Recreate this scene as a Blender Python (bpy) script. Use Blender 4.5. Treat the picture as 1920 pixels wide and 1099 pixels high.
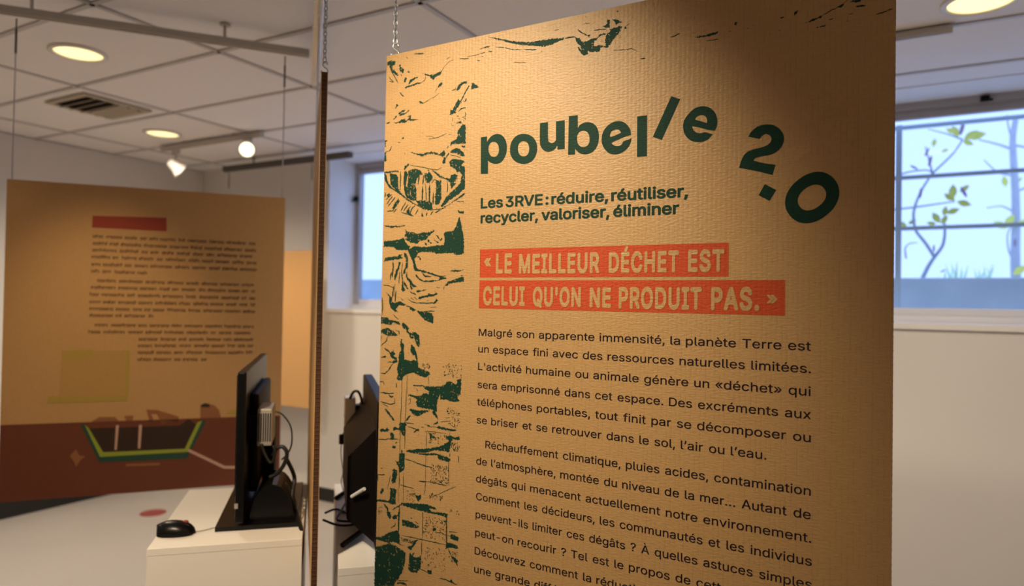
import bpy, bmesh, math, random
from mathutils import Vector, Matrix, geometry, noise
C = bpy.context.scene.collection
S = bpy.context.scene
for o in list(bpy.data.objects): bpy.data.objects.remove(o)
V3 = Vector
# ---------------------------------------------------------------- camera, world, exposure
YAW, PITCH, ROLL, FPX = 0.512177, 0.0151628, -0.01702, 1300.0
EYE = V3((0, 0, 1.55))
Zr = Matrix.Rotation(YAW, 3, 'Z')
_f = V3((0, math.cos(PITCH), math.sin(PITCH))); _r = V3((1, 0, 0)); _d = _f.cross(_r)
CR = Zr @ (_r*math.cos(ROLL) + _d*math.sin(ROLL)); CD = Zr @ (-_r*math.sin(ROLL) + _d*math.cos(ROLL)); CF = Zr @ _f
cam = bpy.data.cameras.new('camera'); co = bpy.data.objects.new('camera', cam); C.objects.link(co)
M = Matrix((CR, -CD, -CF)).transposed().to_4x4(); M.translation = EYE; co.matrix_world = M
cam.sensor_width = 36; cam.lens = 36*FPX/1920; cam.clip_start = 0.02
cam.dof.use_dof = True; cam.dof.focus_distance = 1.20; cam.dof.aperture_fstop = 24.375e-3/0.0080; cam.dof.aperture_blades = 0
S.camera = co
S.view_settings.view_transform = 'Standard'; S.view_settings.look = 'None'
S.view_settings.gamma = 1; S.view_settings.use_curve_mapping = False; S.view_settings.exposure = 0.10
S.cycles.use_denoising = True; S.cycles.max_bounces = 8; S.cycles.sample_clamp_indirect = 4
S.cycles.diffuse_bounces = 5; S.cycles.transparent_max_bounces = 12
w = bpy.data.worlds.new('sky'); S.world = w; w.use_nodes = True
nt = w.node_tree; bg = nt.nodes['Background']
tc = nt.nodes.new('ShaderNodeTexCoord'); nz = nt.nodes.new('ShaderNodeTexNoise'); nz.inputs['Scale'].default_value = 2.2; nz.inputs['Detail'].default_value = 4
cr = nt.nodes.new('ShaderNodeValToRGB'); cr.color_ramp.elements[0].position = .35; cr.color_ramp.elements[1].position = .65
cr.color_ramp.elements[0].color = (.38, .53, 1.0, 1); cr.color_ramp.elements[1].color = (.46, .60, 1.0, 1)
nt.links.new(tc.outputs['Generated'], nz.inputs['Vector']); nt.links.new(nz.outputs['Fac'], cr.inputs['Fac']); nt.links.new(cr.outputs['Color'], bg.inputs['Color'])
bg.inputs['Strength'].default_value = 1.9

WARM = (1.0, .74, .44)
def spot(name, loc, target, power, size, blend, col=WARM, rad=.03):
    l = bpy.data.lights.new(name, 'SPOT'); l.energy = power; l.spot_size = math.radians(size); l.spot_blend = blend; l.color = col; l.shadow_soft_size = rad
    o = bpy.data.objects.new(name, l); C.objects.link(o); o.location = loc
    o.rotation_euler = (V3(target)-V3(loc)).to_track_quat('-Z', 'Y').to_euler()
    return o
# track spotlight on the main panel, on the left panel, on pedestals
spot('spot_main_panel', (-1.05, .10, 2.56), (-.735, 1.15, 1.64), 106, 49.5, .9, (1, .87, .62), .04)
spot('spot_left_panel', (-2.15, 1.05, 2.56), (-2.66, 1.58, 1.0), 34, 50, 1.0, (1, .74, .42), .04)
spot('spot_left_panel_edge', (-3.1, .35, 2.56), (-2.92, 1.30, 1.55), 14, 44, 1.0, (1, .74, .42), .04)
spot('spot_pedestals', (-.98, -.10, 2.56), (-1.60, 1.22, .88), 150, 34, .7, (1, .78, .52), .03)
spot('spot_window_wall', (-3.2, 2.9, 2.56), (-3.6, 4.0, .7), 50, 78, 1.0, (1, .78, .5), .04)
spot('spot_right_wall', (-1.1, 2.5, 2.56), (-.75, 4.0, .5), 6, 70, 1.0, (1, .80, .55), .04)
spot('spot_far_panel', (-4.2, 3.0, 2.56), (-4.25, 3.75, 1.0), 18, 56, 1.0, (1, .74, .42), .04)
spot('spot_left_wall', (-3.85, 3.18, 2.5), (-4.6, 2.0, .9), 18, 70, .8, (1, .80, .55), .03)

# ---------------------------------------------------------------- helpers
def ray(x, y): return CR*((x-960)/FPX) + CD*((y-549.5)/FPX) + CF
def at_z(x, y, z): r = ray(x, y); return EYE + r*((z-EYE.z)/r.z)
def at_y(x, y, Y): r = ray(x, y); return EYE + r*(Y/r.y)
def at_d(x, y, d): return EYE + ray(x, y)*d

def mat(name, col, rough=.6, metal=0, spec=.5, bump=None, var=0, vscale=8, emit=None, estr=0, coat=0):
    m = bpy.data.materials.new(name); m.use_nodes = True; t = m.node_tree; b = t.nodes['Principled BSDF']
    b.inputs['Base Color'].default_value = (*col, 1); b.inputs['Roughness'].default_value = rough
    b.inputs['Metallic'].default_value = metal; b.inputs['Specular IOR Level'].default_value = spec
    b.inputs['Coat Weight'].default_value = coat
    tcn = t.nodes.new('ShaderNodeTexCoord')
    n = t.nodes.new('ShaderNodeTexNoise'); n.inputs['Scale'].default_value = vscale; n.inputs['Detail'].default_value = 5
    t.links.new(tcn.outputs['Object'], n.inputs['Vector'])
    if var or not emit:
        v = var or .06
        mx = t.nodes.new('ShaderNodeMix'); mx.data_type = 'RGBA'
        mx.inputs['A'].default_value = (*[c*(1-v) for c in col], 1); mx.inputs['B'].default_value = (*[min(1, c*(1+v)) for c in col], 1)
        t.links.new(n.outputs['Fac'], mx.inputs['Factor']); t.links.new(mx.outputs['Result'], b.inputs['Base Color'])
    if bump:
        sc, st, ds = bump
        n2 = t.nodes.new('ShaderNodeTexNoise'); n2.inputs['Scale'].default_value = sc; n2.inputs['Detail'].default_value = 6
        t.links.new(tcn.outputs['Object'], n2.inputs['Vector'])
        bp = t.nodes.new('ShaderNodeBump'); bp.inputs['Strength'].default_value = st; bp.inputs['Distance'].default_value = ds
        t.links.new(n2.outputs['Fac'], bp.inputs['Height']); t.links.new(bp.outputs['Normal'], b.inputs['Normal'])
    if emit:
        b.inputs['Emission Color'].default_value = (*emit, 1); b.inputs['Emission Strength'].default_value = estr
    return m

def board_mat(name, c1, c2, rough=.5, bstr=1.0, spec=.5):
    """fluted cardboard liner: fine flute lines running up, paper crinkle running across"""
    m = bpy.data.materials.new(name); m.use_nodes = True; t = m.node_tree; b = t.nodes['Principled BSDF']; L = t.links.new
    tcn = t.nodes.new('ShaderNodeTexCoord'); sep = t.nodes.new('ShaderNodeSeparateXYZ'); L(tcn.outputs['Object'], sep.inputs[0])
    def mapped(sx, sz, detail=3, rough_=.5):
        mp = t.nodes.new('ShaderNodeMapping'); mp.inputs['Scale'].default_value = (sx, 0, sz); L(tcn.outputs['Object'], mp.inputs['Vector'])
        n = t.nodes.new('ShaderNodeTexNoise'); n.inputs['Scale'].default_value = 1; n.inputs['Detail'].default_value = detail; n.inputs['Roughness'].default_value = rough_
        L(mp.outputs[0], n.inputs['Vector']); return n.outputs['Fac']
    def mth(op, a, bb=None, c=None):
        x = t.nodes.new('ShaderNodeMath'); x.operation = op
        for i, k in enumerate((a, bb, c)):
            if k is None: continue
            if isinstance(k, (int, float)): x.inputs[i].default_value = k
            else: L(k, x.inputs[i])
        return x.outputs[0]
    wob = mapped(14, 1.2, 2)
    ph = mth('MULTIPLY_ADD', sep.outputs['X'], 128.0, mth('MULTIPLY', wob, 1.2))
    fr = mth('FRACT', ph)
    tri = mth('ABSOLUTE', mth('SUBTRACT', fr, .5))                 # 0 at groove
    groove = mth('MULTIPLY', mth('LESS_THAN', tri, .055), mth('MULTIPLY', mth('GREATER_THAN', mapped(90, 45, 2), .50), 1.0))
    roll = mth('MULTIPLY', mth('COSINE', mth('MULTIPLY', fr, 6.2832)), .10)
    crin = mapped(110, 330, 2, .5)
    fine = mapped(420, 900, 2)
    h = mth('ADD', mth('ADD', mth('MULTIPLY', crin, 1.15), mth('MULTIPLY', fine, .22)), mth('SUBTRACT', roll, mth('MULTIPLY', groove, .30)))
    bp = t.nodes.new('ShaderNodeBump'); bp.inputs['Strength'].default_value = bstr; bp.inputs['Distance'].default_value = .0011
    L(h, bp.inputs['Height']); L(bp.outputs['Normal'], b.inputs['Normal'])
    mx = t.nodes.new('ShaderNodeMix'); mx.data_type = 'RGBA'; mx.inputs['A'].default_value = (*c1, 1); mx.inputs['B'].default_value = (*c2, 1)
    L(mapped(60, 200, 5, .7), mx.inputs['Factor'])
    mg = t.nodes.new('ShaderNodeMix'); mg.data_type = 'RGBA'; mg.blend_type = 'MULTIPLY'; mg.inputs['B'].default_value = (.62, .52, .42, 1)
    L(mth('MULTIPLY', groove, .32), mg.inputs['Factor']); L(mx.outputs['Result'], mg.inputs['A']); L(mg.outputs['Result'], b.inputs['Base Color'])
    b.inputs['Roughness'].default_value = rough; b.inputs['Specular IOR Level'].default_value = spec
    return m

KRAFT = board_mat('kraft_liner', (.53, .295, .108), (.64, .375, .152), .46, .7)
INK = board_mat('green_ink', (.006, .034, .020), (.009, .048, .027), .65, .5, .22)
BLACKINK = board_mat('dark_text_ink', (.013, .006, .012), (.020, .010, .017), .65, .4, .2)
ORANGE = board_mat('orange_red_ink', (.56, .068, .018), (.68, .095, .028), .6, .9, .22)
DEEPRED = board_mat('red_ink', (.34, .05, .026), (.38, .06, .03), .5, .7, .4)
BROWN = board_mat('brown_ink', (.155, .042, .018), (.19, .052, .022), .5, .7, .4)
DARKBROWN = board_mat('dark_brown_ink', (.035, .018, .010), (.05, .024, .013), .5, .7, .4)
MIDBROWN = board_mat('mid_brown_ink', (.30, .12, .045), (.34, .14, .05), .5, .7, .4)
LIME = board_mat('lime_ink', (.30, .36, .03), (.36, .42, .05), .5, .7, .4)
PALELIME = board_mat('pale_lime_ink', (.46, .31, .060), (.50, .34, .07), .5, .7, .4)
FAINTLIME = board_mat('faint_lime_ink', (.50, .29, .088), (.56, .325, .105), .5, .7, .4)
DGREEN = board_mat('deep_green_ink', (.02, .07, .045), (.025, .08, .05), .5, .7, .4)
PINK = board_mat('pale_pink_ink', (.62, .36, .26), (.68, .40, .30), .5, .7, .4)
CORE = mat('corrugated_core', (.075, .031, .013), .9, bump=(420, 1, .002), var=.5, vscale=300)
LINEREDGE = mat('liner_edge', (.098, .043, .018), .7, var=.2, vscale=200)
STEEL = mat('zinc_steel', (.62, .64, .62), .32, 1.0, var=.1, vscale=60)
RAILM = mat('rail_aluminium', (.50, .46, .41), .45, .35, var=.05)
RAILDARK = mat('rail_dark', (.10, .09, .085), .5, .3)
WALL = mat('painted_plaster', (.70, .68, .655), .85, bump=(60, .15, .002), var=.02, vscale=2)
REVEAL = mat('reveal_paint', (.80, .80, .80), .7, bump=(50, .1, .002), var=.02)
TILE = mat('mineral_tile', (.85, .825, .82), .9, bump=(260, .35, .002), var=.03, vscale=40)
TBAR = mat('grid_bar_paint', (.52, .50, .49), .5)
FLOOR = mat('vinyl_floor', (.40, .37, .35), .38, bump=(30, .08, .002), var=.10, vscale=1.6)
BASE = mat('black_rubber_base', (.008, .008, .008), .55)
WHITE = mat('white_melamine', (.82, .79, .74), .5, var=.02)
FRAMEW = mat('white_window_frame', (.80, .79, .78), .4, var=.02)
FRAMEG = mat('grey_window_frame', (.42, .41, .42), .45, var=.03)
BLACKP = mat('black_plastic', (.004, .004, .004), .30, spec=.25)
BLACKM = mat('matt_black_plastic', (.005, .0045, .0045), .5, spec=.12)
SCREEN = mat('screen_glass', (.006, .006, .008), .08)
SILVER = mat('silver_casing', (.42, .40, .36), .45, .3)
WPLAST = mat('white_plastic', (.72, .72, .74), .4)
CABLE = mat('black_cable', (.008, .008, .008), .5)
LAMPW = mat('lamp_housing_white', (.75, .73, .68), .4)
VENT = mat('vent_beige', (.42, .36, .27), .5)
VENTD = mat('vent_dark', (.03, .025, .015), .8)
DISC = mat('downlight_glow', (.9, .8, .5), .5, emit=(1, .80, .36), estr=1.35)
BULB = mat('spot_lens_glow', (.9, .85, .7), .5, emit=(1, .90, .62), estr=2.2)
REDV = mat('red_vinyl', (.24, .035, .028), .5)
CONC = mat('concrete', (.66, .80, .95), .9, bump=(25, .5, .01), var=.16, vscale=6)  # blue skylight and haze are mixed into this base colour
GRILLE = mat('hazed_blue_grey_steel', (.52, .68, .84), .5, 0)  # blue steel lightened, outdoor glare and haze painted in
BARK = mat('hazed_bark', (.50, .54, .62), .9, bump=(60, .6, .005), var=.2, vscale=20)  # bark tone raised to carry the haze outside
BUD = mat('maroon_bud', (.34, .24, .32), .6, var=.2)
LEAF = mat('young_leaf', (.85, .95, .18), .6, var=.2)  # young green with the hazy outdoor brightness in its colour
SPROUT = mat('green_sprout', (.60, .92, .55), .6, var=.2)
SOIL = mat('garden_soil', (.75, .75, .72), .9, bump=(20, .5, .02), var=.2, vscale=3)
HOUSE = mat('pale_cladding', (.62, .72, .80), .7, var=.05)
gm = bpy.data.materials.new('window_glass'); gm.use_nodes = True; t = gm.node_tree; t.nodes.remove(t.nodes['Principled BSDF'])
tr = t.nodes.new('ShaderNodeBsdfTransparent'); tr.inputs[0].default_value = (.95, .98, 1, 1); gl = t.nodes.new('ShaderNodeBsdfGlossy'); gl.inputs['Roughness'].default_value = .02
lw0 = t.nodes.new('ShaderNodeLayerWeight'); lw1 = t.nodes.new('ShaderNodeMath'); lw1.operation = 'POWER'; lw1.inputs[1].default_value = 5; t.links.new(lw0.outputs['Facing'], lw1.inputs[0]); lw = t.nodes.new('ShaderNodeMath'); lw.operation = 'MULTIPLY_ADD'; lw.inputs[1].default_value = .8; lw.inputs[2].default_value = .03; t.links.new(lw1.outputs[0], lw.inputs[0]); ms = t.nodes.new('ShaderNodeMixShader')
t.links.new(lw.outputs[0], ms.inputs[0]); t.links.new(tr.outputs[0], ms.inputs[1]); t.links.new(gl.outputs[0], ms.inputs[2]); t.links.new(ms.outputs[0], t.nodes['Material Output'].inputs[0])
GLASS = gm

class MB:
    def __init__(s): s.b = bmesh.new()
    def box(s, lo, hi, bevel=0, mtx=None):
        lo = V3(lo); hi = V3(hi); r = bmesh.ops.create_cube(s.b, size=1)
        vs = r['verts']; c = (lo+hi)/2; d = hi-lo
        for v in vs: v.co = V3((v.co.x*d.x, v.co.y*d.y, v.co.z*d.z)) + c
        if bevel:
            es = list({e for v in vs for e in v.link_edges})
            rr = bmesh.ops.bevel(s.b, geom=es, offset=bevel, segments=2, affect='EDGES', profile=.6)
            vs = list({v for f in rr['faces'] for v in f.verts} | {v for v in vs if v.is_valid})
        if mtx is not None:
            for v in vs: v.co = mtx @ v.co
        return s
    def tube(s, pts, rad, n=8, close=False, cap=True):
        pts = [V3(p) for p in pts]; rings = []
        up = V3((0, 0, 1))
        for i, p in enumerate(pts):
            a = pts[i-1] if (i > 0 or close) else p; b_ = pts[(i+1) % len(pts)] if (i < len(pts)-1 or close) else p
            d = (b_-a).normalized(); u = up if abs(d.dot(up)) < .9 else V3((1, 0, 0))
            x = d.cross(u).normalized(); y = d.cross(x).normalized()
            if rings:
                pv = prev; k = (x.dot(pv), y.dot(pv)); ang = math.atan2(k[1], k[0])
                x, y = x*math.cos(ang)+y*math.sin(ang), -x*math.sin(ang)+y*math.cos(ang)
            prev = x
            r = rad[i] if isinstance(rad, (list, tuple)) else rad
            rings.append([s.b.verts.new(p + x*(r*math.cos(2*math.pi*j/n)) + y*(r*math.sin(2*math.pi*j/n))) for j in range(n)])
        m = len(rings)
        for i in range(m if close else m-1):
            A = rings[i]; B = rings[(i+1) % m]
            for j in range(n): s.b.faces.new((A[j], A[(j+1) % n], B[(j+1) % n], B[j]))
        if cap and not close:
            s.b.faces.new(rings[0][::-1]); s.b.faces.new(rings[-1])
        return s
    def prism(s, poly, ax, lo, hi):
        """extrude 2D polygon; ax = (U, V, W) vectors, along W from lo to hi, origin 0"""
        U, Vv, W = [V3(k) for k in ax]
        a = [s.b.verts.new(U*p[0]+Vv*p[1]+W*lo) for p in poly]; b_ = [s.b.verts.new(U*p[0]+Vv*p[1]+W*hi) for p in poly]
        n = len(poly); s.b.faces.new(a[::-1]); s.b.faces.new(b_)
        for i in range(n): s.b.faces.new((a[i], a[(i+1) % n], b_[(i+1) % n], b_[i]))
        return s
    def ball(s, c, r, seg=10, rings=7, mtx=None):
        q = bmesh.ops.create_uvsphere(s.b, u_segments=seg, v_segments=rings, radius=1); r = V3(r)
        for v in q['verts']:
            k = V3((v.co.x*r.x, v.co.y*r.y, v.co.z*r.z))
            if mtx is not None: k = mtx @ k
            v.co = k + V3(c)
        return s
    def disc(s, c, r, z0, z1, n=32, r2=None):
        r2 = r if r2 is None else r2
        a = [s.b.verts.new((c[0]+r*math.cos(6.28318*i/n), c[1]+r*math.sin(6.28318*i/n), z0)) for i in range(n)]
        b_ = [s.b.verts.new((c[0]+r2*math.cos(6.28318*i/n), c[1]+r2*math.sin(6.28318*i/n), z1)) for i in range(n)]
        s.b.faces.new(a[::-1]); s.b.faces.new(b_)
        for i in range(n): s.b.faces.new((a[i], a[(i+1) % n], b_[(i+1) % n], b_[i]))
        return s
    def obj(s, name, m, parent=None, smooth=False, loc=None):
        bmesh.ops.recalc_face_normals(s.b, faces=s.b.faces[:])
        me = bpy.data.meshes.new(name); s.b.to_mesh(me); s.b.free(); me.materials.append(m)
        if smooth:
            for p in me.polygons: p.use_smooth = True
        return link(name, me, parent, loc)
def link(name, me, parent=None, loc=None):
    o = bpy.data.objects.new(name, me); C.objects.link(o)
    if parent: o.parent = parent
    if loc is not None: o.location = loc
    return o
def tag(o, label=None, cat=None, group=None, kind=None):
    if label: o['label'] = label
    if cat: o['category'] = cat
    if group: o['group'] = group
    if kind: o['kind'] = kind
    return o
def empty(name, loc, label, cat, group=None, rz=0, mtx=None):
    o = bpy.data.objects.new(name, None); C.objects.link(o); o.empty_display_size = .05
    if mtx is not None: o.matrix_world = mtx
    else: o.location = loc; o.rotation_euler = (0, 0, rz)
    return tag(o, label, cat, group)
def copy_tree(o, parent=None):
    c = o.copy(); C.objects.link(c); c.parent = parent
    for ch in list(o.children): copy_tree(ch, c)
    return c
def struct(o): o['kind'] = 'structure'; return o

# ---------------------------------------------------------------- the room
CEIL = 2.67; XL, XR_, YW, YB = -5.41, 2.7, 4.0, -2.9
SILL = 1.487
struct(MB().box((XL-.2, YB-.2, -.1), (XR_+.2, YW+.3, 0)).obj('floor', FLOOR))
struct(MB().box((XL-.15, YB-.15, 0), (XL, YW+.0, CEIL)).obj('wall_left', WALL))
struct(MB().box((XR_, YB-.15, 0), (XR_+.15, YW, CEIL)).obj('wall_right', WALL))
struct(MB().box((XL, YB-.15, 0), (XR_, YB, CEIL)).obj('wall_back', WALL))
FW0, FW1 = -3.905, -2.25      # far window opening
RW0, RW1 = -1.30, 1.55       # right window opening
REV = .30
mb = MB()
mb.box((XL-.15, YW, 0), (XR_+.15, YW+REV+.06, SILL-.03))
for a, b_ in ((XL-.15, FW0), (FW1, RW0), (RW1, XR_+.15)): mb.box((a, YW, SILL-.03), (b_, YW+REV+.06, CEIL))
wall_w = struct(mb.obj('wall_window', WALL))
for a, b_ in ((FW0, FW1), (RW0, RW1)):
    MB().box((a, YW-.012, SILL-.03), (b_, YW+REV, SILL)).obj('window_ledge', FRAMEW, wall_w)
# reveals painted a touch whiter
MB().box((FW0-.001, YW+.002, SILL), (FW0+.004, YW+REV, CEIL)).obj('reveal_lining', REVEAL, wall_w)
ceil = struct(MB().box((XL-.15, YB-.15, CEIL+.012), (XR_+.15, YW+REV+.06, CEIL+.12)).obj('ceiling', WALL))
# grid and tiles
PX, PY = 1.135, .5635; GX0, GY0 = -2.712, 2.068
gx = [GX0+k*PX for k in range(-3, 6) if XL < GX0+k*PX < XR_]; gy = [GY0+k*PY for k in range(-10, 5) if YB < GY0+k*PY < YW]
bars = MB()
for x in gx: bars.box((x-.011, YB, CEIL-.004), (x+.011, YW, CEIL+.012))
for y in gy: bars.box((XL, y-.011, CEIL-.004), (XR_, y+.011, CEIL+.012))
bars.obj('ceiling_grid', TBAR, ceil)
xs = [XL]+gx+[XR_]; ys = [YB]+gy+[YW]; cache = {}
for i in range(len(xs)-1):
    for j in range(len(ys)-1):
        dx = round(xs[i+1]-xs[i]-.026, 4); dy = round(ys[j+1]-ys[j]-.026, 4)
        if dx < .05 or dy < .05: continue
        key = (dx, dy); z = (i*7+j*3) % 3*.0006
        if key not in cache:
            o = MB().box((-dx/2, -dy/2, 0), (dx/2, dy/2, .009), .002).obj('ceiling_tile', TILE, ceil); cache[key] = o.data
        else: o = link('ceiling_tile', cache[key], ceil)
        o.location = ((xs[i]+xs[i+1])/2, (ys[j]+ys[j+1])/2, CEIL+.003-z)
MB().box((XL-.05, YW+.001, CEIL), (XR_, YW+REV+.05, CEIL+.013)).obj('window_soffit', REVEAL, ceil)
struct(MB().box((XL, YB, 0), (XL+.014, YW, .13)).obj('baseboard_left', BASE))
struct(MB().box((XL+.014, YW-.014, 0), (XR_, YW, .10)).obj('baseboard_window', BASE))
struct(MB().box((XR_-.014, YB, 0), (XR_, YW-.014, .10)).obj('baseboard_right', BASE))
struct(MB().box((XL+.014, YB, 0), (XR_-.014, YB+.014, .10)).obj('baseboard_back', BASE))

def window(n, x0, x1, latch_x):
    y = YW+REV
    root = empty('window_%d' % n, ((x0+x1)/2, y, SILL), None, None); struct(root)
    def part(name, mb, m): 
        o = mb.obj(name, m); o.parent = root; o.location = -root.location; return o
    gz0, gz1 = 1.563, 2.586
    part('sill_rail', MB().box((x0, y, SILL), (x1, y+.06, gz0-.04), .004).box((x0, y-.02, SILL), (x1, y+.0, SILL+.03), .004).box((x0+.045, y+.012, gz0-.04), (x1-.045, y+.05, gz0), .003), FRAMEW)
    part('head_rail', MB().box((x0, y-.01, gz1+.045), (x1, y+.06, CEIL), .004).box((x0+.045, y+.012, gz1), (x1-.045, y+.05, gz1+.045), .003), FRAMEG)
    part('side_rail', MB().box((x0, y, gz0-.04), (x0+.045, y+.06, gz1+.045), .004), FRAMEG)
    part('side_rail', MB().box((x1-.045, y, gz0-.04), (x1, y+.06, gz1+.045), .004), FRAMEG)
    part('pane', MB().box((x0+.045, y+.028, gz0), (x1-.045, y+.032, gz1)), GLASS)
    for lx in latch_x:
        part('latch', MB().box((lx-.02, y-.03, gz1+.045), (lx+.02, y-.01, gz1+.075), .005).tube([(lx, y-.03, gz1+.055), (lx+.03, y-.045, gz1+.045)], .007), BLACKM)
window(1, FW0, FW1, [])
lx = FW0+.02
o = MB().box((FW0+.004, YW+REV-.03, 2.36), (FW0+.045, YW+REV, 2.40), .006).tube([(FW0+.02, YW+REV-.03, 2.38), (FW0+.03, YW+REV-.06, 2.355)], .008).obj('latch', BLACKM)
w1 = bpy.data.objects['window_1']; o.parent = w1; o.location = -w1.location
window(2, RW0, RW1, [.366])

# ---------------------------------------------------------------- outside
tag(struct(MB().box((-9, 4.85, 1.0), (7, 14, 1.70)).obj('ground', SOIL)))
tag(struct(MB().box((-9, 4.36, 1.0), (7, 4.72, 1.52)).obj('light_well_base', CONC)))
cb = tag(MB().box((-9, 4.72, 1.0), (7, 4.87, 1.742), .012).obj('concrete_kerb', CONC), 'low concrete kerb, sky-blue light in its colour, outside below the security bars', 'kerb')
def grille(name, x0, x1, xs_, label):
    g = empty(name, ((x0+x1)/2, 4.5, 1.53), label, 'grille')
    for z in (2.585, 2.30, 2.012):
        o = MB().box((x0, 4.49, z-.011), (x1, 4.512, z+.011), .003).obj('bar', GRILLE, g); o.location = -g.location
    for x in xs_:
        o = MB().box((x-.016, 4.485, 1.52), (x+.016, 4.488+.03, 2.60), .003).obj('post', GRILLE, g); o.location = -g.location
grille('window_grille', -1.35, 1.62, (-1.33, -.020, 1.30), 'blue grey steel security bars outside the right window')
# neighbouring house far behind
h = empty('neighbour_house', (-3.5, 12.5, 1.7), 'pale house with grey roof seen through the far left window', 'house')
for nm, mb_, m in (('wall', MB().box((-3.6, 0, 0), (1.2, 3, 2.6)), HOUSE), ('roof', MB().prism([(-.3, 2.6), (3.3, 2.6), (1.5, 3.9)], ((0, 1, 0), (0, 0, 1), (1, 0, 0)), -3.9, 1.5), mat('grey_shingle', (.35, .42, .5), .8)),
                  ('window', MB().box((-2.6, -.03, .8), (-1.8, 0, 1.8), .01), mat('dark_pane', (.2, .3, .4), .2)), ('window', MB().box((-.7, -.03, .8), (.1, 0, 1.8), .01), bpy.data.materials['dark_pane'])):
    mb_.obj(nm, m, h)

def shrub(name, label, stems, buds, leaves, Y, base, rs=.006):
    r = empty(name, base, label, 'shrub')
    inv = -r.location
    for st, rad in stems:
        pts = [at_y(x, y, Y+dy) for x, y, dy in st]
        # smooth
        q = []
        for i in range(len(pts)-1):
            for k in range(4): q.append(pts[i].lerp(pts[i+1], k/4))
        q.append(pts[-1])
        for _ in range(2): q = [q[0]]+[(q[i-1]+q[i]*2+q[i+1])/4 for i in range(1, len(q)-1)]+[q[-1]]
        o = MB().tube(q, [rad*(1-.5*i/len(q)) for i in range(len(q))], 7).obj('stem', BARK, r, True); o.location = inv
    for x, y, dy, L, ang in buds:
        m = Matrix.Rotation(math.radians(ang), 3, 'Y')
        o = MB().ball((0, 0, 0), (L*.26, L*.26, L), 8, 7, m).obj('bud', BUD, r, True); o.location = inv+at_y(x, y, Y+dy)
    for x, y, dy, L, ang in leaves:
        mb_ = MB(); n = 6; c = []
        for i in range(n+1):
            tt = i/n; wd = L*.26*math.sin(math.pi*min(1, tt*.93+.05)); cx = L*tt; b = .10*L*math.sin(tt*3)
            c.append([mb_.b.verts.new((cx, -.0+b*.3, wd)), mb_.b.verts.new((cx, b*.8, 0)), mb_.b.verts.new((cx, b*.3, -wd))])
        for i in range(n):
            for j in range(2): mb_.b.faces.new((c[i][j], c[i+1][j], c[i+1][j+1], c[i][j+1]))
        for v in mb_.b.verts: v.co = Matrix.Rotation(math.radians(-ang), 3, 'Y') @ v.co
        o = mb_.obj('leaf', LEAF, r, True); o.location = inv+at_y(x, y, Y+dy)
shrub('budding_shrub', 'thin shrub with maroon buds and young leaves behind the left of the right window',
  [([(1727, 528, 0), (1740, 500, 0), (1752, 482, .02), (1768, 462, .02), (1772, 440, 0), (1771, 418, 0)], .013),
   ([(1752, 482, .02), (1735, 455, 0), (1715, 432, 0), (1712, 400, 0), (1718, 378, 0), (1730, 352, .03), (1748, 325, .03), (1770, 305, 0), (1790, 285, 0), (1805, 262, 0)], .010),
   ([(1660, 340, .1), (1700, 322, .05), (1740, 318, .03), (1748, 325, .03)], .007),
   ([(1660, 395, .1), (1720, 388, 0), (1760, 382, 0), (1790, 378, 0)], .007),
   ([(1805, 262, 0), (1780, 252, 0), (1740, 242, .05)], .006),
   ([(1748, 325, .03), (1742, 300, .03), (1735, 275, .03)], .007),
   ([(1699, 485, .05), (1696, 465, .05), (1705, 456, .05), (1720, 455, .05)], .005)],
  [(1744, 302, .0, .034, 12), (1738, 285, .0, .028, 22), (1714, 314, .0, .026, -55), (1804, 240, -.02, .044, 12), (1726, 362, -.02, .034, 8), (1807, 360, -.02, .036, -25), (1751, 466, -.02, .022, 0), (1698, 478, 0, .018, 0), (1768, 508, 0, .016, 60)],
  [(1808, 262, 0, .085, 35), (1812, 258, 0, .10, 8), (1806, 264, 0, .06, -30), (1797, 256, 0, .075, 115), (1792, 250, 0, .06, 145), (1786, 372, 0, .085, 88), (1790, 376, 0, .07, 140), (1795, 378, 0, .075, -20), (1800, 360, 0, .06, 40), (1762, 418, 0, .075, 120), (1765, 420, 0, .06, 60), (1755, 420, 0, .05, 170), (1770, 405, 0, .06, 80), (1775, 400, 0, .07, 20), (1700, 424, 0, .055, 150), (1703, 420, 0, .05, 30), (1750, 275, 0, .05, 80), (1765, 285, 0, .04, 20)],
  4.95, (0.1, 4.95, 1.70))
shrub('young_tree', 'slim tree lightened by painted haze at the right of the right window behind the bars',
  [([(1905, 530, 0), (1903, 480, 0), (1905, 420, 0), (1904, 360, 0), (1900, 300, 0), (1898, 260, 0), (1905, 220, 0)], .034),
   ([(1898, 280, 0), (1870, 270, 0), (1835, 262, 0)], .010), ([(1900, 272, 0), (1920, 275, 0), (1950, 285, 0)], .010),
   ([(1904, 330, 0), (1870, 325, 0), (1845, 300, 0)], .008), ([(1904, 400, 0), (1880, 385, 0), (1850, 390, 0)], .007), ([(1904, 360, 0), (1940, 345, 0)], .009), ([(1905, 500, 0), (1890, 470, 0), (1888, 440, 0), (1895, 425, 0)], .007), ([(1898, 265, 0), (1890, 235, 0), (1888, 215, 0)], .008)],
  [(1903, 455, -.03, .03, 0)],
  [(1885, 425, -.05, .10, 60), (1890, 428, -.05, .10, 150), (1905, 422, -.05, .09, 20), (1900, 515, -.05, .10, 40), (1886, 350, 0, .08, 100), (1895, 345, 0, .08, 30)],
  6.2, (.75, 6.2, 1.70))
sp = MB(); random.seed(4)
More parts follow.
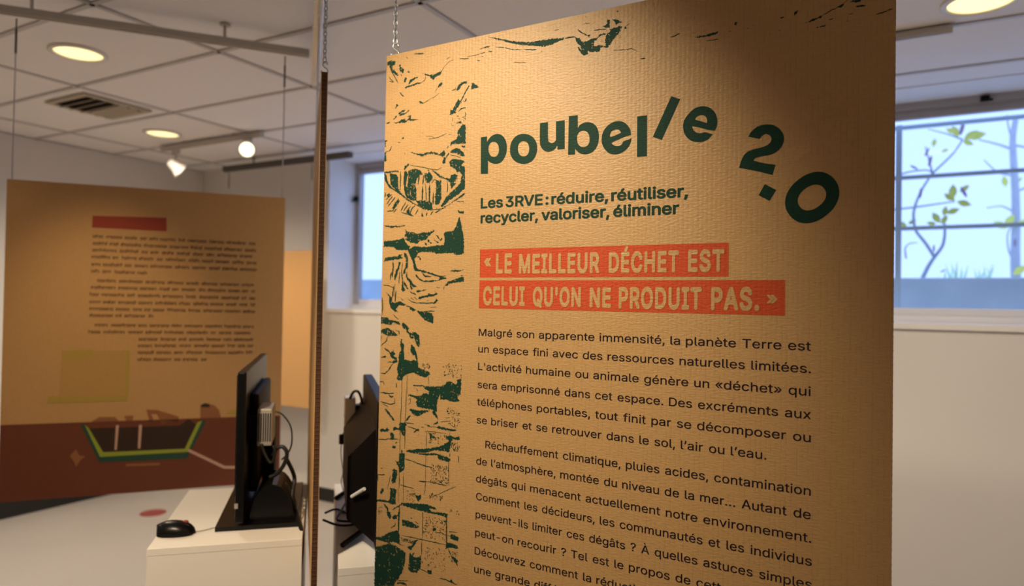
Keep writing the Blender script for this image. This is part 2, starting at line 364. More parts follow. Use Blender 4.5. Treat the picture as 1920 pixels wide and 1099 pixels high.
for i in range(46):
    p = at_y(1765+random.random()*95, 517, 5.6); hh = .05+random.random()*.13
    x0 = p.x; y0 = 5.3+random.random()*.6; a = random.uniform(-.04, .04)
    v = [sp.b.verts.new(k) for k in ((x0-.012, y0, 1.69), (x0+.012, y0, 1.69), (x0+a+.006, y0+.01, 1.70+hh*.6), (x0+a*1.6, y0, 1.70+hh), (x0+a-.008, y0-.01, 1.70+hh*.6))]
    sp.b.faces.new(v)
tag(sp.obj('spring_shoots', SPROUT), 'patch of green spring shoots on the ground beyond the kerb', 'plants', kind='stuff')

# ---------------------------------------------------------------- ceiling fittings
def downlight(x, y, label, r=.098, power=95):
    d = empty('downlight', (x, y, CEIL), label, 'ceiling light', 'round recessed downlights')
    n = 40; mb_ = MB()
    prof = [(r+.022, 0), (r+.022, -.006), (r+.004, -.010), (r, -.003), (r, .001)]
    rings = [[mb_.b.verts.new((q[0]*math.cos(6.28318*i/n), q[0]*math.sin(6.28318*i/n), q[1])) for i in range(n)] for q in prof]
    for a, b_ in zip(rings, rings[1:]):
        for i in range(n): mb_.b.faces.new((a[i], a[(i+1) % n], b_[(i+1) % n], b_[i]))
    mb_.obj('trim_ring', LAMPW, d, True)
    MB().disc((0, 0), r, -.001, -.0045, n, r*.92).obj('diffuser', DISC, d)
    l = bpy.data.lights.new('downlight_lamp', 'SPOT'); l.energy = power; l.spot_size = math.radians(150); l.spot_blend = .9; l.color = (1, .84, .64); l.shadow_soft_size = .09
    lo = bpy.data.objects.new('downlight_lamp', l); C.objects.link(lo); lo.parent = d; lo.location = (0, 0, -.03)
downlight(-3.31, 1.78, 'large glowing round downlight over the left display panel')
downlight(-4.40, 2.93, 'smaller looking glowing downlight left of the ceiling spotlight track')
downlight(.242, 2.985, 'glowing downlight at the top right corner near the right window', .105, 70)
for x, y, pw, tx in ((-1.2, 2.6, 95, 'added round downlight hidden behind the poubelle panel'), (1.45, 2.6, 35, 'added unseen round downlight off to the right near the right window'), (-4.4, .7, 80, 'added unseen round downlight off to the left of the left panel'),  # unseen lamps added so that floor bounce brightens the ceiling
                 (-1.0, -1.2, 12, 'added unseen round downlight behind the viewpoint, first from the panel'), (1.4, .4, 12, 'added unseen round downlight right of the viewpoint'), (-3.3, -.9, 20, 'added unseen round downlight behind the viewpoint at the left'), (1.4, -1.6, 8, 'added unseen round downlight in the back right corner')):  # further unseen lamps, added for ambient light in the room
    downlight(x, y, tx, power=pw)

v = empty('air_vent', (-4.12, 2.34, CEIL), 'square beige ceiling air vent with dark slots', 'vent')
MB().box((-.19, -.19, -.004), (.19, .19, .001)).obj('backing', VENTD, v)
mb_ = MB()
for a in ((-.20, -.20, .20, -.165), (-.20, .165, .20, .20), (-.20, -.165, -.165, .165), (.165, -.165, .20, .165)): mb_.box((a[0], a[1], -.012), (a[2], a[3], 0), .003)
mb_.obj('frame', VENT, v)
for k in range(5):
    o = MB().box((-.165, -.022, -.002), (.165, .022, .002)).obj('slat', VENT, v); o.location = (0, -.12+k*.06, -.012); o.rotation_euler = (math.radians(35 if k < 3 else -30), 0, 0)

def rail(name, a, b, label, cat='rail', m=RAILM, wdt=.034, hgt=.028, drops=2, group='suspension rails under the ceiling'):
    a = V3(a); b = V3(b); d = b-a; L = d.length; r = empty(name, a, label, cat, group, rz=math.atan2(d.y, d.x))
    mb_ = MB().box((0, -wdt/2, -hgt/2), (L, wdt/2, hgt/2), .003).box((0, -wdt*.18, -hgt/2-.004), (L, wdt*.18, -hgt/2), 0)
    mb_.obj('profile', m, r)
    for k in range(drops):
        x = L*(k+.5)/drops if drops > 1 else L*.5
        MB().tube([(x, 0, hgt/2), (x, 0, CEIL-a.z)], .006, 10).tube([(x, 0, CEIL-a.z-.006), (x, 0, CEIL-a.z)], .022, 16).obj('bracket', m, r, False)
    return r
RZ = 2.60
LA = V3((-2.896, 1.277, RZ)); LD = V3((.6291, .7773, 0)); 
rail('suspension_rail', LA-LD*.9, LA+LD*1.095, 'beige aluminium rail the left display panel hangs from', drops=3)
# main panel frame
PU = V3((.99986, -.01661, .00077)).normalized(); PV = V3((.0007, -.004, -1)); PV = (PV-PU*PU.dot(PV)).normalized(); PN = -PU.cross(PV)
if PN.y < 0: PN = -PN
P0 = V3((-.9635, 1.1496, 2.0745)); PW, PH = .953, 1.19
rail('suspension_rail', (P0.x-.09, 1.153, RZ), (P0.x+PW+.25, 1.140, RZ), 'aluminium rail above the large poubelle panel')
SD = V3((-.722, .692, 0)).normalized(); SN0 = V3((-1.153, 1.157, 0)); SPN = V3((.692, .722, 0))
rail('suspension_rail', V3((-1.153, 1.157, RZ))-SD*.25, V3((-1.153, 1.157, RZ))+SD*1.84, 'metal rail coloured with window light, seen end-on above the edge-on panel', m=mat('window_lit_rail', (.62, .68, .74), .22, .8, var=.03))  # bluish window light on the rail is put into its colour
rail('suspension_rail', (-4.80, 3.745, RZ), (-3.45, 3.745, RZ), 'dark rail close to the window wall above the far panel', m=RAILDARK, hgt=.04, wdt=.05)
rt = rail('lighting_track', (-4.76, 3.17, 2.645), (-3.70, 3.17, 2.645), 'pale ceiling lighting track with two spotlights', 'track', RAILM, .036, .03, 2, 'lighting tracks on the ceiling')
rail('lighting_track', (-1.0, 3.175, 2.652), (.166, 3.175, 2.652), 'plain grey lighting track end near the right window', 'track', RAILM, .036, .026, 2, 'lighting tracks on the ceiling')

def spotlight(px, drop, tgt, label, lit):
    r = empty('track_spotlight', V3((px, 3.17, 2.63)), label, 'spotlight', 'track spotlights')
    MB().box((-.03, -.015, -.035), (.03, .015, 0), .004).tube([(0, 0, -.03), (0, 0, -drop)], .007, 10).obj('arm', RAILM, r)
    d = (V3(tgt)-V3((px, 3.17, 2.63-drop))).normalized(); c = V3((0, 0, -drop))
    q = d.to_track_quat('Z', 'Y').to_matrix()
    mb_ = MB(); prof = [(.020, -.06), (.034, -.05), (.040, 0), (.058, .035), (.060, .05), (.052, .05), (.046, .03)]
    n = 24; R_ = [[mb_.b.verts.new(c+q @ V3((a*math.cos(6.28318*i/n), a*math.sin(6.28318*i/n), z))) for i in range(n)] for a, z in prof]
    for a, b_ in zip(R_, R_[1:]):
        for i in range(n): mb_.b.faces.new((a[i], a[(i+1) % n], b_[(i+1) % n], b_[i]))
    mb_.b.faces.new(R_[0]); mb_.obj('housing', LAMPW, r, True)
    mb_ = MB(); vs = [mb_.b.verts.new(c+q @ V3((.047*math.cos(6.28318*i/n), .047*math.sin(6.28318*i/n), .032))) for i in range(n)]; mb_.b.faces.new(vs)
    mb_.obj('lens', BULB if lit else DISC, r)
spotlight(-4.60, .13, (-4.2, 4.2, 1.6), 'left spotlight of the ceiling track, turned away to the side', False)
spotlight(-3.84, .075, (-1.8, 1.0, 1.9), 'right spotlight of the ceiling track, glaring towards the room', True)

# ---------------------------------------------------------------- chains
def link_mesh():
    mb_ = MB(); pts = []; a, b_ = .0068, .0032
    for i in range(14):
        th = 2*math.pi*i/14; pts.append((b_*1.25*math.cos(th), 0, a*math.sin(th)*1.0))
    mb_.tube(pts, .0014, 6, close=True)
    bmesh.ops.recalc_face_normals(mb_.b, faces=mb_.b.faces[:]); me = bpy.data.meshes.new('link'); mb_.b.to_mesh(me); mb_.b.free(); me.materials.append(STEEL)
    for p in me.polygons: p.use_smooth = True
    return me
LINK = link_mesh()
def hook(mb_, z0, s=1.0, up=.030):
    # S hook from z0 upwards
    pts = []
    for i in range(13):
        th = math.radians(-200+i*20); pts.append((.0085*s*math.cos(th), 0, z0+.009*s+.009*s*math.sin(th)))
    for i in range(10):
        th = math.radians(220-i*26); pts.append((.0058*s*math.cos(th)+.0015, 0, z0+.0255*s+.0065*s*math.sin(th)))
    return mb_.tube(pts, .0019, 8)
def chain(x, y, z0, z1, label, pitch=.0098, rz=0.3):
    r = empty('hanging_chain', (x, y, z0), label, 'chain', 'steel chains holding the display panels', rz=rz)
    hook(MB(), -.006).obj('hook', STEEL, r, True)
    z = .031; k = 0
    while z0+z < z1-.012:
        o = link('link', LINK, r, (0, 0, z)); o.rotation_euler = (0, 0, (k % 2)*math.pi/2); z += pitch; k += 1
def wire(x, y, z0, z1, label):
    r = empty('hanging_wire', (x, y, z0), label, 'wire', 'thin wires holding the left display panel')
    MB().tube([(0, 0, -.004), (0, 0, z1-z0-.13)], .0022, 8).obj('cord', mat('pale_cord', (.52, .52, .55), .35) if 'pale_cord' not in bpy.data.materials else bpy.data.materials['pale_cord'], r, True)
    MB().tube([(0, 0, z1-z0-.14), (0, 0, z1-z0-.05)], .0038, 10).tube([(0, 0, z1-z0-.05), (0, 0, z1-z0-.010)], .0025, 8).obj('tension_sleeve', RAILDARK, r, True)

# ---------------------------------------------------------------- display panels
TH = .0145
def board(name, label, mtx, W, H, group='hanging cardboard display panels'):
    r = empty(name, None, label, 'display panel', group, mtx=mtx)
    MB().box((0, 0, 0), (W, .0011, H)).obj('front_sheet', KRAFT, r)
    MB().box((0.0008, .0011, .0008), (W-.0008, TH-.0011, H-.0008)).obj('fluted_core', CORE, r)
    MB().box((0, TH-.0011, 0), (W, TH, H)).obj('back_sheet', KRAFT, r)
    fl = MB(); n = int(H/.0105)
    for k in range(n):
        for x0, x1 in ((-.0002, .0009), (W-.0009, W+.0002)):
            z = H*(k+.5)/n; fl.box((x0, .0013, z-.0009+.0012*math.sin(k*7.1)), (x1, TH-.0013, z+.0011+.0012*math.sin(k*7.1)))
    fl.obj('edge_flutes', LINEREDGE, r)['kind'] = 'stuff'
    return r
def frame_mtx(o, X, Y, Z):
    m = Matrix((X, Y, Z)).transposed().to_4x4(); m.translation = o; return m

def flat(polys, H, depth):
    """polys: list of (outer, holes) in metres, u right / v down from the top-left corner -> mesh slightly proud of the sheet"""
    b = bmesh.new()
    for pi_, (outer, holes) in enumerate(polys):
        dz = (pi_ % 40)*1.5e-6
        if holes:
            lp = [[V3((p[0], p[1], 0)) for p in L] for L in [outer]+list(holes)]
            tri = geometry.tessellate_polygon(lp); fl_ = [p for L in lp for p in L]
            bv = [b.verts.new((q.x, -depth, H-q.y)) for q in fl_]
            for f in tri:
                try: b.faces.new([bv[i] for i in f])
                except ValueError: pass
            continue
        loops = [outer]; vs = []; es = []
        for L in loops:
            n0 = len(vs); vs += [V3(p).to_2d() if len(p) > 2 else V3((p[0], p[1])) for p in L]
            es += [(n0+i, n0+(i+1) % len(L)) for i in range(len(L))]
        try: ov, oe, of, *_ = geometry.delaunay_2d_cdt([Vector((q[0], q[1])) for q in vs], es, [], 1, 1e-7)
        except Exception: continue
        bv = [b.verts.new((q[0], -depth-dz, H-q[1])) for q in ov]
        for f in of:
            try: b.faces.new([bv[i] for i in f])
            except ValueError: pass
    for f in b.faces:
        f.normal_update()
        if f.normal.y > 0: f.normal_flip()
    return b
def flat_obj(name, polys, H, depth, m, parent):
    b = flat(polys, H, depth); me = bpy.data.meshes.new(name); b.to_mesh(me); b.free(); me.materials.append(m)
    return link(name, me, parent)
def pairs(a): return [(a[i]/1e4, a[i+1]/1e4) for i in range(0, len(a), 2)]
def crom(P, n=5, corner=40):
    """smooth closed outline keeping sharp corners"""
    N = len(P); out = []
    def ang(i):
        a = V3((P[i][0]-P[i-1][0], P[i][1]-P[i-1][1], 0)); b_ = V3((P[(i+1) % N][0]-P[i][0], P[(i+1) % N][1]-P[i][1], 0))
        return math.degrees(a.angle(b_)) if a.length > 0 and b_.length > 0 else 0
    sharp = [ang(i) > corner for i in range(N)]
    for i in range(N):
        p1 = V3((*P[i], 0)); p2 = V3((*P[(i+1) % N], 0)); p0 = V3((*P[i-1], 0)); p3 = V3((*P[(i+2) % N], 0)); d = (p2-p1).length
        def tan(a, c): 
            q = (c-a); return q.normalized()*d if q.length > 0 else q
        t1 = (p2-p1) if sharp[i] else tan(p0, p2); t2 = (p2-p1) if sharp[(i+1) % N] else tan(p1, p3)
        for k in range(n):
            s_ = k/n; h1 = 2*s_**3-3*s_**2+1; h2 = s_**3-2*s_**2+s_; h3 = -2*s_**3+3*s_**2; h4 = s_**3-s_**2
            q = p1*h1+t1*h2+p2*h3+t2*h4; out.append((q.x, q.y))
    return out
rnd = random.Random(11)
def rough(P, step=.0013, amp=.0007, closed=True):
    out = []; N = len(P)
    for i in range(N if closed else N-1):
        a = V3((*P[i], 0)); b_ = V3((*P[(i+1) % N], 0)); d = b_-a; L = d.length; n = max(1, int(L/step)); nr = V3((-d.y, d.x, 0)).normalized() if L > 0 else V3((0, 0, 0))
        for k in range(n):
            q = a+d*(k/n) + nr*rnd.gauss(0, amp)*(1 if k else .4); out.append((q.x, q.y))
    if not closed: out.append(P[-1])
    return out
def ribbon(P, wd):
    P = rough(P, .0022, .0003, False); n = len(P); Lf = []; Rt = []
    for i in range(n):
        a = V3((*P[max(0, i-1)], 0)); b_ = V3((*P[min(n-1, i+1)], 0)); d = (b_-a).normalized(); nr = V3((-d.y, d.x, 0))
        e = min(1, .45+1.2*min(i, n-1-i)/max(1, n*.4)); h_ = wd/2*e*rnd.uniform(.65, 1.3); p_ = V3((*P[i], 0))
        Lf.append(tuple((p_+nr*h_)[:2])); Rt.append(tuple((p_-nr*h_)[:2]))
    return Lf+Rt[::-1]

# ---- lettering
FONT = None
try:
    import os
    fp = os.path.join(bpy.utils.system_resource('DATAFILES', path='fonts'), 'Inter.woff2')
    if os.path.exists(fp): FONT = bpy.data.fonts.load(fp)
except Exception: FONT = None
dg = None
GC = {}
def glyph_mesh(txt, bold=0.0, space=1.0):
    if (txt, bold) in GC: return GC[(txt, bold)]
    cu = bpy.data.curves.new('t', 'FONT'); cu.body = txt; cu.dimensions = '2D'; cu.space_character = space; cu.fill_mode = 'NONE'; cu.resolution_u = 3
    if FONT: cu.font = FONT
    ob = bpy.data.objects.new('t', cu); C.objects.link(ob)
    g = bpy.context.evaluated_depsgraph_get(); me = bpy.data.meshes.new_from_object(ob.evaluated_get(g))
    bpy.data.objects.remove(ob); bpy.data.curves.remove(cu)
    pts = [tuple(v_.co[:2]) for v_ in me.vertices]; nx_ = {}
    for e in me.edges: nx_.setdefault(e.vertices[0], []).append(e.vertices[1]); nx_.setdefault(e.vertices[1], []).append(e.vertices[0])
    bpy.data.meshes.remove(me)
    loops = []; seen = set()
    for i0 in range(len(pts)):          # outline loops in their own vertex order (the direction carries the winding)
        if i0 in seen or i0 not in nx_: continue
        L = [i0]; seen.add(i0); cur = i0+1 if i0+1 in nx_[i0] else nx_[i0][0]
        while cur not in seen:
            L.append(cur); seen.add(cur); nn = [k for k in nx_[cur] if k not in seen]
            if not nn: break
            cur = nn[0]
        loops.append([pts[k] for k in L])
    cv = [Vector(p) for L in loops for p in L]; ce = []; n0 = 0
    for L in loops: ce += [(n0+i, n0+(i+1) % len(L)) for i in range(len(L))]; n0 += len(L)
    ov, oe, of, *_ = geometry.delaunay_2d_cdt(cv, ce, [], 0, 1e-6)
    def wind(x, y):
        w_ = 0
        for L in loops:
            for i in range(len(L)):
                x1, y1 = L[i-1]; x2, y2 = L[i]
                if (y1 <= y) != (y2 <= y):
                    if x1+(y-y1)/(y2-y1)*(x2-x1) > x: w_ += 1 if y2 > y1 else -1
        return w_
    vs = [tuple(q) for q in ov]; fs = []
    for f in of:
        cx = sum(ov[i][0] for i in f)/len(f); cy = sum(ov[i][1] for i in f)/len(f)
        if wind(cx, cy): fs.append(tuple(f))
    if bold:      # heavier weight: the same glyph struck several times around a small circle
        n = 4 if bold < .01 else 8; v0, f0 = vs, fs; vs, fs = [], []
        for k in range(n):
            a = 6.28318*(k+.5)/n; o_ = len(vs)
            vs += [(p[0]+bold*math.cos(a), p[1]+bold*math.sin(a), k*6e-6) for p in v0]; fs += [tuple(i+o_ for i in f) for f in f0]
    GC[(txt, bold)] = (vs, fs)
    return vs, fs
def bounds(vs): return min(p[0] for p in vs), max(p[0] for p in vs), min(p[1] for p in vs), max(p[1] for p in vs)
XH = bounds(glyph_mesh('x')[0])[3]; CH = bounds(glyph_mesh('H')[0])[3]
class Letters:
    def __init__(s): s.b = bmesh.new()
    def add(s, g, fx, H, depth):
        vs, fs = g; bv = []
        for p in vs:
            u, v_ = fx(p); bv.append(s.b.verts.new((u, -depth-(p[2] if len(p) > 2 else 0), H-v_)))
        for f in fs:
            try: s.b.faces.new([bv[i] for i in f])
            except ValueError: pass
    def obj(s, name, m, parent):
        for f in s.b.faces:
            f.normal_update()
            if f.normal.y > 0: f.normal_flip()
        me = bpy.data.meshes.new(name); s.b.to_mesh(me); s.b.free(); me.materials.append(m); return link(name, me, parent)
def justify(Lt, text, u0, v0, u1, v1, xh, gap, bold, H, depth):
    words = text.split(' '); G = [glyph_mesh(w_, bold) for w_ in words]; B = [bounds(g[0]) for g in G]; sc = xh/XH
    nat = sum(b_[1]-b_[0] for b_ in B)*sc; xs_ = (u1-u0-gap*(len(words)-1))/nat
    u = u0
    for g, b_ in zip(G, B):
        def fx(p, u=u, b_=b_):
            uu = u+(p[0]-b_[0])*sc*xs_; return uu, v0+(v1-v0)*(uu-u0)/(u1-u0)-p[1]*sc
        Lt.add(g, fx, H, depth); u += (b_[1]-b_[0])*sc*xs_+gap
    return xs_

